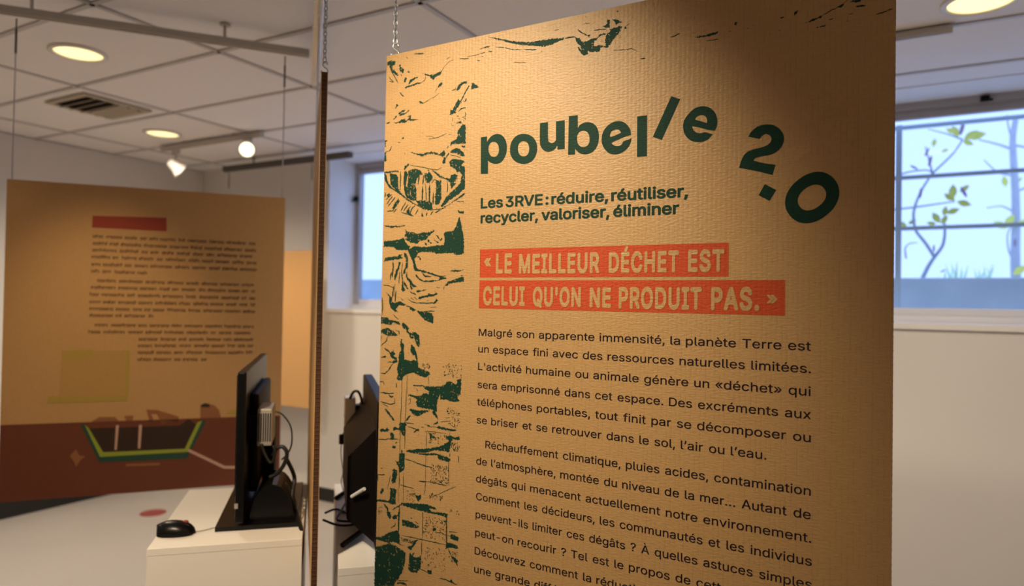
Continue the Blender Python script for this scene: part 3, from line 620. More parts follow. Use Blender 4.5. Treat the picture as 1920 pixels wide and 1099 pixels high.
# print artwork, 0.1 mm units from each panel's top-left corner
ART_POLYS=[[21,134,117,118,245,146,232,230,169,245,154,305,73,267,104,210,24,216],[727,72,879,82,1016,115,986,128,880,118,773,95],[98,296,154,286,252,370,349,472,310,485,221,421],[351,237,390,250,400,307,471,349,480,394,458,439,426,422,378,378,361,338],[515,534,563,566,541,637,502,643,493,580],[612,684,664,606,755,583,862,569,855,598,756,620,681,670,628,698],[513,737,590,730,698,721,835,704,956,704,956,716,820,733,683,755,591,754,568,782,529,770],[966,524,1042,542,1148,582,1266,594,1369,568,1470,549,1471,572,1428,619,1297,653,1247,717,1209,664,1148,612,1043,572],[1476,769,1484,824,1449,860,1376,874,1390,828],[891,1089,951,1097,1013,1147,998,1163,937,1143],[1840,999,1853,948,1908,886,1991,846,2089,855,2076,893,2006,895,1937,937,1896,990,1855,1019],[2215,896,2298,955,2375,1024,2272,1020,2183,1019,2202,964],[1894,1176,1930,1228,1966,1244,1904,1318,1849,1381,1822,1436,1851,1451,1780,1454,1731,1478,1681,1477,1701,1409,1692,1361,1750,1392,1791,1327,1846,1240],[2083,1191,2084,1237,2043,1266,2001,1237,2049,1232],[295,1070,351,1109,305,1152,258,1171,296,1108],[348,1287,417,1247,495,1220,557,1234,418,1284,528,1298,635,1244,651,1258,529,1322,404,1344],[234,1464,376,1456,438,1421,547,1421,563,1460,624,1431,654,1392,701,1404,671,1436,901,1474,764,1487,625,1455,541,1507,439,1482,314,1486],[1828,1664,1926,1641,1953,1615,1962,1663,1885,1677],[2012,1703,2079,1723,2084,2094,1937,2085,1824,2079,1752,2072,1732,2117,1713,2079,1737,2023,1850,1988,1904,1912,1875,1851,1929,1775],[472,1805,502,1790,535,1843,480,1833],[-4,1811,69,1824,29,1845,44,1946,17,1956,0,1879],[5,2067,47,2059,44,2195,68,2247,34,2281,4,2248],[705,2135,859,2180,1040,2205,1099,2179,1218,2178,1366,2198,1440,2247,1512,2213,1561,2164,1577,2219,1606,2233,1565,2300,1514,2301,1441,2271,1337,2231,1189,2211,1071,2242,1011,2251,890,2213],[1699,2237,1784,2180,1868,2165,1953,2191,2011,2255,2053,2288,2072,2359,1970,2327,1857,2269],[1558,2323,1623,2329,1596,2409,1619,2447,1532,2445,1531,2403],[1966,2129,2078,2140,2065,2173,2009,2168],[1690,2429,1760,2371,1874,2387,2015,2418,2074,2464,2016,2493,1989,2526,2076,2556,2087,2845,1997,2838,2022,2726,1950,2639,1894,2657,1836,2571,1735,2527],[537,2479,551,2425,650,2373,696,2377,606,2454,560,2493],[0,2494,58,2560,127,2739,241,2847,480,2974,607,3079,825,3202,1069,3324,1278,3360,1540,3350,1711,3278,2089,3069,2080,3115,1711,3290,1541,3368,1278,3372,1100,3356,826,3226,608,3116,466,3009,242,2884,129,2814,29,2670],[7,2488,183,2484,389,2489,405,2515,232,2519,25,2527],[168,2520,265,2552,344,2571,393,2636,363,2695,399,2858,464,2960,386,2955,192,2781,172,2656],[1272,2556,1376,2606,1495,2687,1612,2743,1727,2764,1753,2696,1852,2680,1909,2708,1897,2789,1814,2852,1757,2860,1699,2821,1598,2766,1466,2720,1347,2628],[545,2514,592,2512,655,2584,626,2655,600,2835,695,2903,729,3027,824,3154,732,3136,607,3067,556,2918,537,2770],[653,2511,867,2492,989,2551,1036,2627,932,2654,888,2711,845,2817,878,2916,884,3157,762,3138,727,2978,632,2862,659,2706],[1081,2606,1229,2606,1290,2683,1263,2764,1160,2816,1099,2751],[1380,2773,1504,2782,1520,3125,1479,3241,1451,3275,1363,3258,1359,3068,1384,2927],[884,3157,1125,3172,1289,3218,1307,3361,1129,3340,948,3269],[1729,2858,1800,2851,1871,2868,1760,2977,1745,2918],[2080,2687,2087,2988,1905,3103,1709,3208,1540,3327,1510,3302,1622,3155,1748,3046,1915,2930,1983,2853,1995,2750],[70,2983,133,2950,197,2979,119,3036],[328,3148,406,3104,422,3129,347,3247,286,3318,253,3267],[660,3326,714,3341,708,3401,817,3467,709,3450,615,3384],[1028,3454,1050,3431,1081,3492,1029,3484],[1933,3407,1969,3432,2074,3438,2075,3484,1998,3486,1941,3454],[40,3628,216,3654,452,3658,607,3653,592,3668,437,3682,249,3692,73,3660],[609,3726,641,3769,688,3793,826,3807,933,3847,1052,3821,1231,3822,1384,3784,1305,3843,1204,3922,1146,3980,997,3987,938,4045,847,4036,724,4002,631,3951,584,3937,692,3929,644,3891,598,3883,627,3830],[33,3969,272,3964,460,3945,568,3906,632,4012,696,4086,757,4100,728,4148,848,4091,940,4105,1030,4120,1224,4119,1443,4096,1602,4094,1620,3972,1603,3854,1638,3832,1823,3816,1905,3714,1965,3543,1994,3603,2063,3871,2095,4034,2093,4270,1976,4301,1877,4294,1848,4264,1447,4261,1300,4231,1033,4221,943,4249,900,4332,863,4356,921,4537,982,4585,1162,4611,1370,4672,1574,4726,1575,4743,1371,4708,1163,4647,983,4621,892,4608,845,4536,843,4452,731,4257,683,4171,388,4157,307,4100,37,4086],[1337,3939,1366,3951,1397,4012,1456,4025,1492,4020,1471,4049,1412,4036],[1408,3882,1452,3895,1512,3980,1562,3935,1570,3970,1542,4004,1484,3991],[1190,3969,1235,3977,1236,4018,1310,4044,1281,4061,1206,4017],[1132,4027,1178,4064,1179,4100,1133,4075],[915,4309,990,4304,1037,4371,1007,4382,976,4334],[46,4402,91,4317,234,4307,391,4298,468,4257,531,4252,516,4301,579,4338,456,4360,236,4375,93,4397],[592,4217,638,4230,694,4304,700,4534,647,4570,619,4666,573,4666,587,4605,631,4521,642,4376,593,4278],[457,4409,520,4434,476,4519,432,4616,404,4737,341,4736,384,4591,444,4494],[1758,4623,1856,4601,1997,4608,2108,4586,2025,4620,1886,4636],[1074,4670,1165,4706,1298,4725,1254,4736,1136,4730],[909,4678,940,4702,1002,4762,1138,4810,1373,4799,1504,4800,1517,4729,1690,4754,1676,4771,1576,4788,1504,4811,1257,4840,1138,4840,988,4786,910,4714],[1059,4643,1165,4703,1313,4722,1298,4740,1135,4715],[1651,4917,1720,4835,1819,4812,1959,4766,2098,4738,2107,4830,1947,4847,1792,4864,1708,4905],[128,5054,257,5139,290,5163,292,5237,372,5285,418,5260,495,5234,682,5304,637,5329,482,5319,406,5406,455,5466,376,5455,264,5384,213,5262,226,5164],[541,4626,575,4748,595,4918,644,5003,583,5039,535,5003,563,4869],[592,4809,655,4869,735,4990,705,4990,610,4894],[649,4627,698,4737,776,4785,839,4870,961,4930,871,4942,779,4894,715,4809,651,4724],[778,4870,842,4978,797,5002,764,4918],[926,5013,1113,5001,1216,4983,1098,5019,965,5055],[736,5032,782,5032,905,5073,928,5103,814,5074],[997,5145,1146,5119,1293,5089,1482,5076,1393,5023,1445,5058,1351,5088,1323,5112,1176,5143,1058,5186,998,5192],[1233,5071,1263,5065,1308,5100,1234,5107],[1455,5176,1485,5210,1428,5235,1400,5282,1341,5277,1399,5235],[761,5363,852,5374,914,5409,884,5445,792,5411],[952,5426,1109,5441,1273,5455,1346,5471,1385,5565,1381,5677,1248,5645,1128,5583,1006,5491],[6,5537,47,5585,191,5582,224,5630,303,5640,491,5659,540,5731,336,5688,290,5744,83,5720,11,5722],[600,5669,678,5715,772,5796,728,5846,635,5813,571,5754],[820,5891,895,5864,987,5909,1033,5941,837,5949],[38,5832,181,5803,277,5836,373,5894,437,5964,249,5971,8,5907],[7,5867,325,5856,484,5954,406,5963,327,5930,249,5969,121,5937,8,5910],[674,5845,759,5866,866,5910,807,5960,898,5969,884,6005,808,5996,745,5902],[835,5875,926,5872,1032,5928,1052,6106,1024,6166,978,6133,915,6016,897,5909],[121,6226,194,6253,290,6322,352,6282,417,6340,371,6379,419,6412,449,6399,483,6506,359,6537,343,6502,420,6461,309,6418,259,6323,163,6279],[31,6433,134,6391,190,6400,119,6435],[563,6018,594,6029,581,6102,643,6135,631,6244,649,6328,667,6447,729,6444,820,6463,895,6435,971,6455,938,6349,863,6341,815,6260,826,6115,904,6172,967,6276,1001,6429,1028,6594,1155,6622,1274,6650,1341,6704,1218,6772,1069,6758,902,6697,752,6731,646,6798,602,6885,509,6880,462,6847,506,6771,473,6676,485,6567,515,6528,497,6420,525,6310,569,6235,536,6152],[894,6954,1148,6936,1223,6960,1456,6937,1586,6933,1714,6877,1741,6829,1826,6811,1939,6861,1995,6857,1993,6765,2090,6747,2095,6941,2068,7012,2083,7055,1315,7116,1313,7047,1195,7009,1164,6964,910,6977],[1327,7008,2081,6951,2082,7008,2001,7117,2086,7184,1948,7208,1821,7207,1750,7184,1593,7197,1576,7105,1522,7226,1513,7449,1396,7413,1234,7404,1026,7387,979,7296,1022,7245,901,7196,764,7183,808,7143,960,7167,1109,7155,1182,7090,1315,7115],[244,7200,315,7219,378,7214,348,7265,285,7246],[157,7495,213,7508,310,7596,439,7717,393,7740,296,7646,182,7547],[817,7459,1028,7458,1235,7433,1353,7440,1236,7486,1031,7582,940,7561,879,7519],[1396,7436,1469,7441,1544,7550,1538,7609,1501,7555,1427,7503],[550,7791,610,7749,733,7748,750,7795,705,7835,737,7892,725,8001,664,8019,568,7909],[397,7879,450,7849,537,7877,583,7860,568,7909,460,7921,414,7950],[34,7954,98,7922,146,7930,178,7951,239,7883,256,7918,304,7931,242,7980,68,7999],[321,7996,384,7977,432,8021,419,8119,326,8141,339,8067],[391,8255,485,8256,455,8308,393,8303],[935,7918,1008,7839,1098,7842,980,7913],[1213,7724,1301,7726,1390,7753,1506,7741,1621,7729,1820,7743,2017,7756,1962,7785,1651,7784,1477,7755,1302,7762],[1432,7690,1546,7632,1547,7678,1433,7713],[1335,7875,1482,7953,1527,8006,1468,7978,1395,7974,1412,8054,1367,8012],[1753,7900,1880,7886,1965,7911,2075,7876,2077,7944,1966,7945,1896,7976,1870,8048,1845,8188,1832,8213,1690,8207,1489,8220,1257,8295,961,8341,764,8331,763,8307,1048,8243,1255,8213,1545,8143,1687,8092,1813,8008,1812,7974,1755,7957],[574,8389,727,8370,723,8502,728,8705,668,8737,577,8797,575,8701,510,8590,477,8545,571,8582],[961,8342,1505,8275,1692,8298,1820,8317,1878,8367,1808,8410,1579,8382,1549,8305,1259,8346],[420,8722,529,8743,532,8851,490,9002,413,9037,381,8993,408,8868],[353,9130,525,9141,499,9313,518,9454,363,9467,314,9426,359,9335],[80,9268,133,9175,189,9178,167,9243,121,9298],[1013,9186,1103,9185,1161,9152,1164,9234,1091,9304,1045,9241],[-20,9430,219,9405,377,9428,315,9450,141,9453,-2,9476],[686,9392,1284,9321,1518,9353,1562,9392,1432,9390,1374,9411,1433,9448,1833,9428,1821,9487,1650,9482,1288,9483,991,9473,779,9448,641,9447,597,9525,587,9706,633,9698,627,9497,566,9495,414,9615,428,9565,595,9454],[269,9648,368,9632,407,9710,373,9785,317,9753],[417,9736,460,9680,568,9662,552,9741,463,9770],[694,9744,818,9730,941,9743,1133,9799,1099,9839,926,9862,786,9853,697,9854],[1295,9480,1463,9452,1828,9458,1813,9514,1730,9488,1531,9481],[1724,9582,1831,9564,1815,9593,1750,9604],[1472,9800,1505,9754,1555,9772,1540,9815,1473,9827],[1871,9862,1950,9794,2096,9847,2090,9927,1937,9902],[1808,9992,1938,9981,2093,10018,2086,10065,1876,10086,1795,10127],[1945,10244,2026,10254,2091,10294,2094,10398],[-20,10220,146,10190,326,10073,576,9973,632,10059,637,10238,761,10256,655,10263,565,10238,386,10244,369,10289,222,10274,1,10273],[815,10274,953,10220,1037,10095,1105,10069,1039,10163,938,10305],[-13,10431,188,10351,368,10282,550,10310,693,10352,801,10400,788,10581,740,10756,638,10943,517,11079,518,11133,-18,11250,-21,10828],[905,10366,958,10411,1009,10346,1027,10370,976,10421,1081,10441,1199,10377,1189,10637,1088,10739,951,10767,879,10714,891,10506],[1359,10629,1460,10621,1478,10684,1394,10702],[1892,10743,1955,10677,1990,10748],[2570,64,2723,95,2913,166,3175,256,3538,326,3750,332,4028,351,4208,373,4200,402,4030,436,3806,467,3646,424,3286,337,3045,254,2838,161],[4443,403,4535,435,4577,503,4667,516,4764,484,4861,486,4924,438,5036,436,5036,458,4925,468,4862,516,4814,545,4816,635,4928,632,5040,667,5022,552,5067,442,5161,407,5301,352,5332,366,5310,457,5241,518,5072,695,4944,673,4914,742,4752,722,4687,688,4704,751,4623,768,4539,693,4480,577,4521,599,4572,668,4562,591,4479,523],[4946,300,5018,299,5064,263,5063,189,5111,228,5105,360,5066,338],[5150,206,5252,240,5354,311,5269,295,5238,341,5190,258],[5098,388,5176,366,5301,382,5240,422],[4674,407,4731,402,4707,451],[5409,373,5425,420,5364,452,5386,398],[5218,71,5273,82,5250,110,5234,89],[2477,236,2573,236,2593,264,2497,256],[6619,797,6816,793,6978,764,7010,781,6989,803,6838,815,6663,812],[7252,663,7300,673,7295,747],[8155,734,8165,684,8222,654,8194,721],[8319,883,8413,846,8544,816,8535,849,8432,874],[8925,680,8978,667,9084,689,9049,712,8978,711],[9415,904,9449,892,9491,906],[8452,990,8545,973,8619,961,8582,990]]
ART_STROKES=[[18,[123,325,206,438,338,637]],[16,[542,108,575,153]],[21,[574,433,644,450]],[16,[597,400,606,462]],[18,[71,454,129,526,210,587]],[14,[82,556,210,594]],[18,[396,454,429,509]],[9,[956,710,1031,679,1060,641,1051,579]],[23,[383,841,439,899,495,937]],[8,[1463,547,1555,449,1668,379,1754,375]],[18,[1697,378,1732,372]],[10,[1581,329,1666,302]],[14,[1896,369,2008,394,2120,404]],[9,[2064,362,2230,367,2383,358]],[16,[2315,475,2386,494]],[8,[1376,874,1319,931,1298,976]],[16,[1013,1147,1146,1105]],[7,[1146,1105,1307,1049,1409,1003]],[16,[1726,989,1811,983,1825,944]],[25,[2147,950,2066,1049,1985,1177,1930,1240]],[23,[1893,1433,1962,1384,2059,1367]],[16,[2059,1367,2067,1397]],[23,[263,1345,326,1334]],[30,[608,1381,700,1368]],[16,[1853,1516,1909,1529]],[14,[2062,1466,2071,1571]],[25,[34,1447,138,1444]],[16,[217,1394,310,1356]],[14,[2064,1570,2072,1623]],[14,[1754,1568,1759,1621]],[18,[1765,1698,1793,1707]],[14,[357,1892,435,1906]],[8,[984,1758,1029,1781]],[11,[1167,1910,1329,1909,1460,1888,1618,1840]],[8,[1090,1836,1240,1864,1329,1903]],[9,[1662,1862,1748,1878]],[21,[197,1956,155,2032,108,2065]],[11,[108,2065,27,2057]],[11,[542,2119,552,2169]],[16,[1667,2098,1633,2142]],[30,[1685,2241,1616,2329]],[14,[1715,2291,1829,2313,1971,2367]],[16,[697,2401,865,2440,1047,2480,1227,2531,1404,2558,1519,2520]],[23,[452,2506,456,2678,447,2910]],[18,[377,2635,390,2833]],[41,[793,2583,793,3140]],[30,[946,2631,921,2822]],[46,[898,2519,916,2629]],[25,[688,2659,701,3122]],[30,[1066,2641,1041,2831]],[34,[1042,2867,1035,3167]],[21,[1116,2837,1140,3197]],[41,[1221,2856,1216,3249]],[16,[1264,2824,1336,2746,1410,2787]],[28,[1313,3017,1319,3255]],[16,[1656,2817,1673,2912,1662,3041]],[21,[229,2982,72,3083]],[21,[246,3020,91,3183]],[21,[326,3049,125,3235]],[21,[421,3080,238,3290]],[21,[453,3119,255,3341]],[21,[286,3330,111,3333]],[21,[364,3297,287,3367]],[21,[609,3165,475,3352]],[21,[672,3217,553,3357]],[21,[735,3257,631,3385]],[21,[796,3273,709,3438]],[21,[491,3378,817,3473]],[21,[935,3341,862,3445]],[21,[1041,3407,1043,3479]],[21,[1161,3413,1148,3490]],[21,[1323,3398,1251,3465]],[21,[1512,3372,1368,3436]],[21,[52,2933,39,3031]],[21,[857,3252,752,3331]],[9,[1894,3231,2062,3241,2063,3287]],[34,[292,4406,311,4517,286,4736]],[16,[558,4423,528,4737]],[14,[679,4618,683,4738]],[16,[2027,4712,2083,4710]],[25,[932,4681,934,4740]],[18,[1311,4669,1517,4729,1675,4713]],[10,[1637,4923,1617,4987]],[10,[1435,4943,1529,4950]],[16,[36,4900,188,4912,315,4949]],[28,[275,4624,245,4697,232,4796]],[34,[385,4625,358,4796]],[18,[486,4626,470,4869]],[28,[330,4918,305,5163]],[25,[396,5016,379,5260]],[11,[360,4869,353,5163]],[30,[1027,5156,1468,5087]],[11,[525,5173,603,5221]],[14,[710,5183,818,5242,970,5276]],[21,[940,5265,1179,5267,1428,5258,1471,5199]],[16,[876,5146,968,5205]],[14,[786,5158,878,5206]],[14,[1207,5214,1252,5213]],[10,[1299,5354,1460,5340]],[18,[668,5329,806,5363,944,5420]],[18,[1124,5441,1411,5425]],[16,[331,5505,395,5565,490,5623]],[21,[681,5811,806,5927]],[14,[418,5844,497,5878,499,5938]],[23,[19,5166,41,5363,38,5536]],[21,[202,5971,173,6070,16,6194]],[21,[497,5851,514,5923]],[11,[26,5965,13,6089]],[14,[351,6246,369,6318]],[16,[201,6522,359,6513]],[21,[359,6537,238,6691,145,6770,33,6765]],[18,[755,6287,763,6322]],[11,[737,6756,748,7162]],[10,[602,6873,610,7173]],[10,[1288,6755,1295,6919]],[11,[1170,6633,1212,6559]],[16,[6,6952,101,6933,135,7004]],[18,[464,6943,459,7041]],[18,[12,7173,220,7187,408,7154]],[21,[986,7025,1032,7069]],[18,[76,7165,235,7177,392,7167]],[21,[426,7258,429,7367,321,7401,34,7365]],[14,[99,7408,259,7455]],[16,[601,7136,603,7473,587,7739,589,8100,589,8387]],[14,[722,7054,727,7222,717,7726,717,8013,717,8277]],[11,[781,7265,841,7236,843,7320,784,7361]],[34,[817,7471,892,7458]],[34,[732,7701,791,7635,850,7582]],[18,[-8,8167,120,8152,184,8157,262,8124,558,8103]],[23,[468,8198,514,8168]],[16,[733,7742,945,7739]],[18,[781,7815,948,7840,1008,7839]],[11,[1126,7797,1200,7790]],[11,[1604,7638,1732,7613,1859,7595]],[10,[1831,7615,1875,7680,2002,7724]],[11,[1217,7864,1392,7852,1537,7854,1738,7855,1767,7875]],[14,[1261,7872,1269,8188]],[11,[1829,7799,1838,7890]],[46,[641,8310,643,8380]],[14,[730,8489,875,8501,1026,8523]],[21,[966,8519,1116,8541,1264,8563,1440,8569]],[11,[1258,8329,1265,8867]],[11,[1828,8350,1841,8877]],[16,[1272,8866,1505,8873,1820,8874]],[25,[1095,8891,1287,8876]],[11,[700,8768,709,9388]],[16,[585,8784,594,9107]],[11,[570,9110,579,9409]],[10,[362,8875,276,9178]],[23,[14,8911,204,8884]],[16,[13,8886,18,9045]],[18,[90,8766,137,8760]],[16,[615,9032,768,9045,980,9056]],[16,[848,9188,1013,9163]],[11,[1540,9118,1682,9033,1822,8960,2016,8857]],[16,[1265,8890,1257,9126]],[46,[190,9494,287,9564,338,9700]],[16,[2057,8253,2067,8389]],[16,[1846,8233,1848,8302]],[28,[463,9704,586,9671]],[16,[1215,9496,1217,9599]],[40,[592,9595,604,10009]],[19,[396,9963,502,9888,518,9830]],[13,[1210,9493,1216,10035]],[16,[685,10064,949,10050,1208,10050,1826,10042]],[19,[904,9667,956,9672]],[16,[1027,9715,1114,9754]],[27,[1804,9476,1818,10044]],[16,[1541,9855,1673,9824,1805,9854,1870,9849]],[19,[1868,9769,2062,9748]],[19,[1860,10102,1945,10244,2094,10398]],[13,[1200,10092,1207,10362]],[13,[1172,10640,1445,10691]],[21,[1662,10732,1810,10721,1941,10746,2086,10767]],[40,[588,11064,676,11031,818,11028,836,11064]],[13,[604,11002,885,10945]],[20,[4233,383,4334,383,4451,401]],[16,[4811,349,4923,348,5050,367]],[20,[4491,267,4583,353,4682,416]],[10,[5409,373,5470,355]],[8,[4613,192,4727,198]],[8,[4000,196,4111,196]],[15,[2381,268,2497,247,2612,251]],[13,[2746,291,2917,320,3104,393,3343,442]],[20,[3361,437,3541,476,3648,490]],[13,[2383,351,2499,346]],[15,[2576,343,2672,359]],[11,[3165,651,3420,696]],[10,[5183,766,5416,795,5522,795,5629,864]],[16,[2423,407,2462,422]],[15,[3737,541,3763,546]],[15,[4627,58,4651,71]],[16,[6201,721,6281,713,6371,685]],[10,[6817,888,7012,901]],[16,[6603,472,6625,454]],[13,[7532,771,7562,772]],[18,[7170,801,7212,809]],[13,[7450,809,7481,810]],[13,[8534,829,8672,765,8799,720,8907,652]],[32,[8763,733,8853,711]],[26,[9014,768,9138,785]],[16,[9278,945,9381,927,9491,900]],[21,[7952,735,8010,732]],[13,[7924,925,7963,936]],[16,[8646,901,8710,889]],[16,[8891,969,8918,964]],[13,[8917,870,8980,866]],[21,[5689,998,5772,1008]],[13,[6904,893,7012,903]]]
ART_STIPPLE=[[1754,7346,2071,7682,60],[1394,8499,1833,8855,130],[770,9104,1017,9328,25],[1366,9086,1714,9195,40],[1229,9558,1792,9982,120],[669,10108,1039,10177,60],[1210,10131,1807,10589,60],[1646,6464,2103,6735,60],[1122,6494,1331,6599,20],[1305,7879,1772,8082,40],[1868,7979,2083,8183,40],[31,9507,149,9732,14],[1726,1552,2068,1710,14],[1049,2544,1411,2834,20],[1877,10125,2092,10346,40],[1887,9328,2113,9438,12]]
TITLE_GLYPHS=[[[2443,2011,2583,2007,2585,2118,2661,2029,2740,1992,2832,1985,2925,2024,2991,2098,3025,2180,3037,2293,3017,2403,2961,2499,2884,2553,2779,2561,2685,2530,2618,2484,2621,2740,2455,2729],[[2862,2284,2862,2316,2858,2343,2849,2367,2837,2387,2821,2403,2802,2414,2779,2420,2752,2421,2725,2416,2702,2407,2681,2394,2663,2376,2648,2354,2636,2329,2628,2300,2624,2267,2624,2234,2628,2207,2637,2183,2649,2163,2666,2147,2685,2136,2707,2130,2734,2130,2761,2134,2785,2144,2805,2157,2823,2175,2838,2197,2850,2222,2858,2251]]],[[3693,2396,3684,2436,3672,2472,3656,2504,3637,2532,3613,2557,3586,2578,3556,2595,3523,2607,3487,2615,3450,2618,3410,2617,3366,2610,3322,2598,3284,2583,3249,2565,3217,2542,3189,2517,3164,2488,3144,2456,3128,2422,3116,2386,3110,2349,3108,2310,3112,2267,3120,2225,3132,2189,3149,2157,3170,2128,3194,2103,3222,2082,3253,2066,3287,2054,3323,2047,3361,2044,3401,2047,3445,2055,3488,2067,3526,2082,3560,2102,3591,2124,3618,2150,3642,2179,3662,2210,3677,2243,3688,2279,3694,2315,3696,2354],[[3528,2338,3528,2370,3523,2397,3514,2421,3501,2441,3485,2456,3465,2467,3442,2473,3414,2474,3386,2469,3362,2460,3340,2447,3321,2429,3306,2407,3294,2382,3285,2354,3281,2321,3281,2289,3286,2261,3295,2238,3309,2218,3325,2203,3346,2192,3369,2186,3397,2186,3425,2190,3449,2199,3470,2213,3489,2231,3504,2253,3516,2278,3524,2306]]],[[3747,1885,3911,1885,3921,2203,3940,2253,3995,2286,4048,2275,4084,2236,4081,1892,4255,1891,4265,2420,4123,2417,4115,2336,4057,2405,3986,2436,3913,2436,3840,2405,3784,2346,3754,2266],[]],[[4340,1827,4514,1831,4522,2072,4558,2018,4637,1985,4728,1985,4819,2017,4888,2087,4929,2196,4934,2300,4910,2412,4850,2499,4761,2548,4659,2554,4567,2524,4508,2476,4473,2436,4473,2538,4335,2534],[[4756,2282,4756,2318,4752,2346,4743,2369,4730,2389,4714,2404,4694,2415,4671,2421,4642,2421,4612,2417,4587,2408,4566,2394,4548,2376,4533,2354,4521,2329,4513,2300,4509,2264,4509,2228,4514,2200,4523,2176,4536,2157,4552,2142,4572,2131,4595,2126,4625,2125,4655,2130,4679,2140,4700,2153,4718,2171,4733,2193,4744,2218,4752,2247]]],[[5534,2298,5516,2200,5456,2112,5380,2054,5294,2032,5196,2041,5098,2091,5023,2175,4989,2285,4999,2400,5050,2498,5129,2578,5227,2608,5325,2607,5421,2565,5500,2492,5537,2405,5543,2360,5397,2400,5365,2448,5312,2471,5247,2461,5203,2436,5175,2398,5342,2344,5417,2321],[[5151,2301,5145,2251,5172,2202,5220,2179,5274,2173,5324,2199,5351,2243,5254,2273]]],[[5644,1992,5818,1993,5826,2697,5650,2694],[]],[[6237,1724,6389,1795,6083,2445,5928,2376],[]],[[6969,2389,7000,2316,7006,2220,6976,2110,6906,2021,6821,1974,6735,1961,6627,1985,6530,2065,6465,2155,6445,2262,6468,2374,6524,2462,6602,2520,6699,2546,6785,2544,6870,2510,6933,2442,6805,2395,6751,2404,6687,2393,6626,2349,6593,2269,6750,2319,6858,2362],[[6640,2166,6672,2126,6726,2106,6780,2112,6823,2150,6843,2201,6840,2249,6749,2211]]],[[7494,2543,7537,2474,7614,2410,7705,2381,7812,2385,7903,2420,7979,2492,8024,2584,8025,2679,7982,2770,7907,2834,7817,2865,7680,2877,7603,2894,7581,2932,7743,2987,7909,3025,7866,3181,7606,3095,7358,3026,7401,2891,7462,2799,7571,2753,7694,2733,7778,2709,7830,2667,7848,2613,7822,2559,7760,2527,7707,2550,7669,2597],[]],[[7754,3316,7924,3419,7825,3584,7664,3486],[]],[[8752,3325,8775,3363,8792,3400,8804,3438,8811,3477,8814,3516,8812,3555,8806,3595,8795,3634,8780,3673,8761,3711,8737,3748,8709,3783,8676,3817,8637,3851,8596,3882,8556,3907,8516,3926,8476,3941,8436,3951,8396,3957,8357,3957,8318,3953,8281,3944,8245,3930,8212,3911,8180,3887,8151,3859,8122,3823,8098,3784,8079,3746,8066,3708,8058,3668,8055,3627,8057,3586,8064,3545,8075,3504,8092,3464,8112,3426,8138,3388,8167,3352,8201,3318,8242,3284,8285,3254,8326,3230,8366,3212,8407,3198,8447,3189,8487,3185,8526,3186,8564,3192,8600,3203,8635,3218,8667,3237,8697,3261,8725,3290],[[8608,3451,8622,3478,8631,3505,8634,3532,8633,3559,8626,3586,8616,3613,8601,3639,8581,3664,8557,3688,8527,3712,8494,3733,8464,3748,8434,3757,8405,3762,8377,3763,8351,3758,8326,3749,8303,3735,8283,3717,8264,3692,8249,3664,8240,3637,8237,3610,8238,3582,8245,3554,8256,3527,8271,3500,8292,3475,8316,3451,8347,3427,8380,3406,8411,3392,8440,3383,8469,3378,8497,3379,8523,3384,8548,3393,8570,3407,8590,3426]]]]
QUOTE_WORDS=[["«",0.2577,0.2735,0.4537,0.0165],["LE",0.2846,0.3202,0.4659,0.0377],["MEILLEUR",0.3353,0.4987,0.4665,0.036],["DÉCHET",0.5163,0.6409,0.4665,0.0355],["EST",0.656,0.7147,0.4662,0.0356],["CELUI",0.2569,0.3492,0.5269,0.0355],["QU'ON",0.3662,0.4638,0.5272,0.035],["NE",0.481,0.5214,0.5277,0.0347],["PRODUIT",0.5357,0.6793,0.5282,0.0363],["PAS.",0.6943,0.7691,0.528,0.0362],["»",0.7802,0.7963,0.5181,0.0132]]
LEFT_ART={"band":[-96,9040,-1,9039,7911,9109,10026,9125],"tray_outline":[2552,9163,3201,10618,6249,10672,6914,9202,6731,9168,6159,10450,3273,10356,2695,9159],"tray_rim":[2679,9158,3222,10412,6260,10407,6766,9195,6596,9249,6156,10277,3322,10240,2821,9294],"tray_fill":[2821,9306,3322,10234,6156,10277,6616,9393,6270,9097,5939,9347],"post1":[3727,9221,3827,9226,3775,10179,3701,10175],"post2":[4514,9247,4622,9252,4583,10169,4497,10164],"wire":[6296,10286,7660,11068,8130,11101,8132,11209,7604,11171,6271,10396],"sil1":[2882,9061,3162,8885,3683,8908,3845,9083],"sil2":[3999,8874,4318,8876,4296,9080,4067,9087],"sil3":[4754,8665,5124,8692,5904,8988,5909,9235,5301,9236,5128,8863,4937,8854,5081,9214,4891,9205],"sil4":[6684,8569,6911,8502,7200,8588,7378,8771,7472,9121,6695,9086],"sil4top":[6695,8569,6853,8488,7026,8538,7029,8663,6742,8652],"sil5":[7615,8970,7845,8790,8081,8800,8086,9041],"lime_r":[4006,6350,4144,6352,4130,8110,4003,8106],"lime_b":[1474,8039,4114,8097,4066,8306,1430,8298],"lime_t":[1982,6332,2896,6281,2902,6548,1990,6683],"lime_fill":[1882,6331,4006,6350,4003,8106,1822,8068],"red":[2766,1187,5298,1106,5320,1642,2751,1638],"star":[2224,10317,2421,10066,2527,10307,2732,10350,2558,10515,2436,10741,2355,10530],"dash":[4094,10739,5280,10772,5282,10870,4096,10835]}
LEFT_LINES=[[2784,1970,8703,1988],[2790,2241,8680,2270],[2786,2500,8697,2519],[2762,2760,8691,2787],[2768,3048,8708,3061],[2764,3307,4710,3331],[2972,3664,8710,3702],[2768,3928,8686,3952],[2735,4199,8693,4250],[2731,4486,8698,4511],[2737,4745,8675,4792],[2743,5003,4906,5012],[2936,5364,8659,5413],[2727,5634,8636,5674],[4428,5915,8641,5953],[4408,6173,8676,6202],[4414,6437,8653,6481],[4409,6707,6922,6742]]
mtx = frame_mtx(P0+PV*PH, PU, PN, -PV)
main = board('display_panel', 'large kraft cardboard panel with green title poubelle 2.0', mtx, PW, PH)
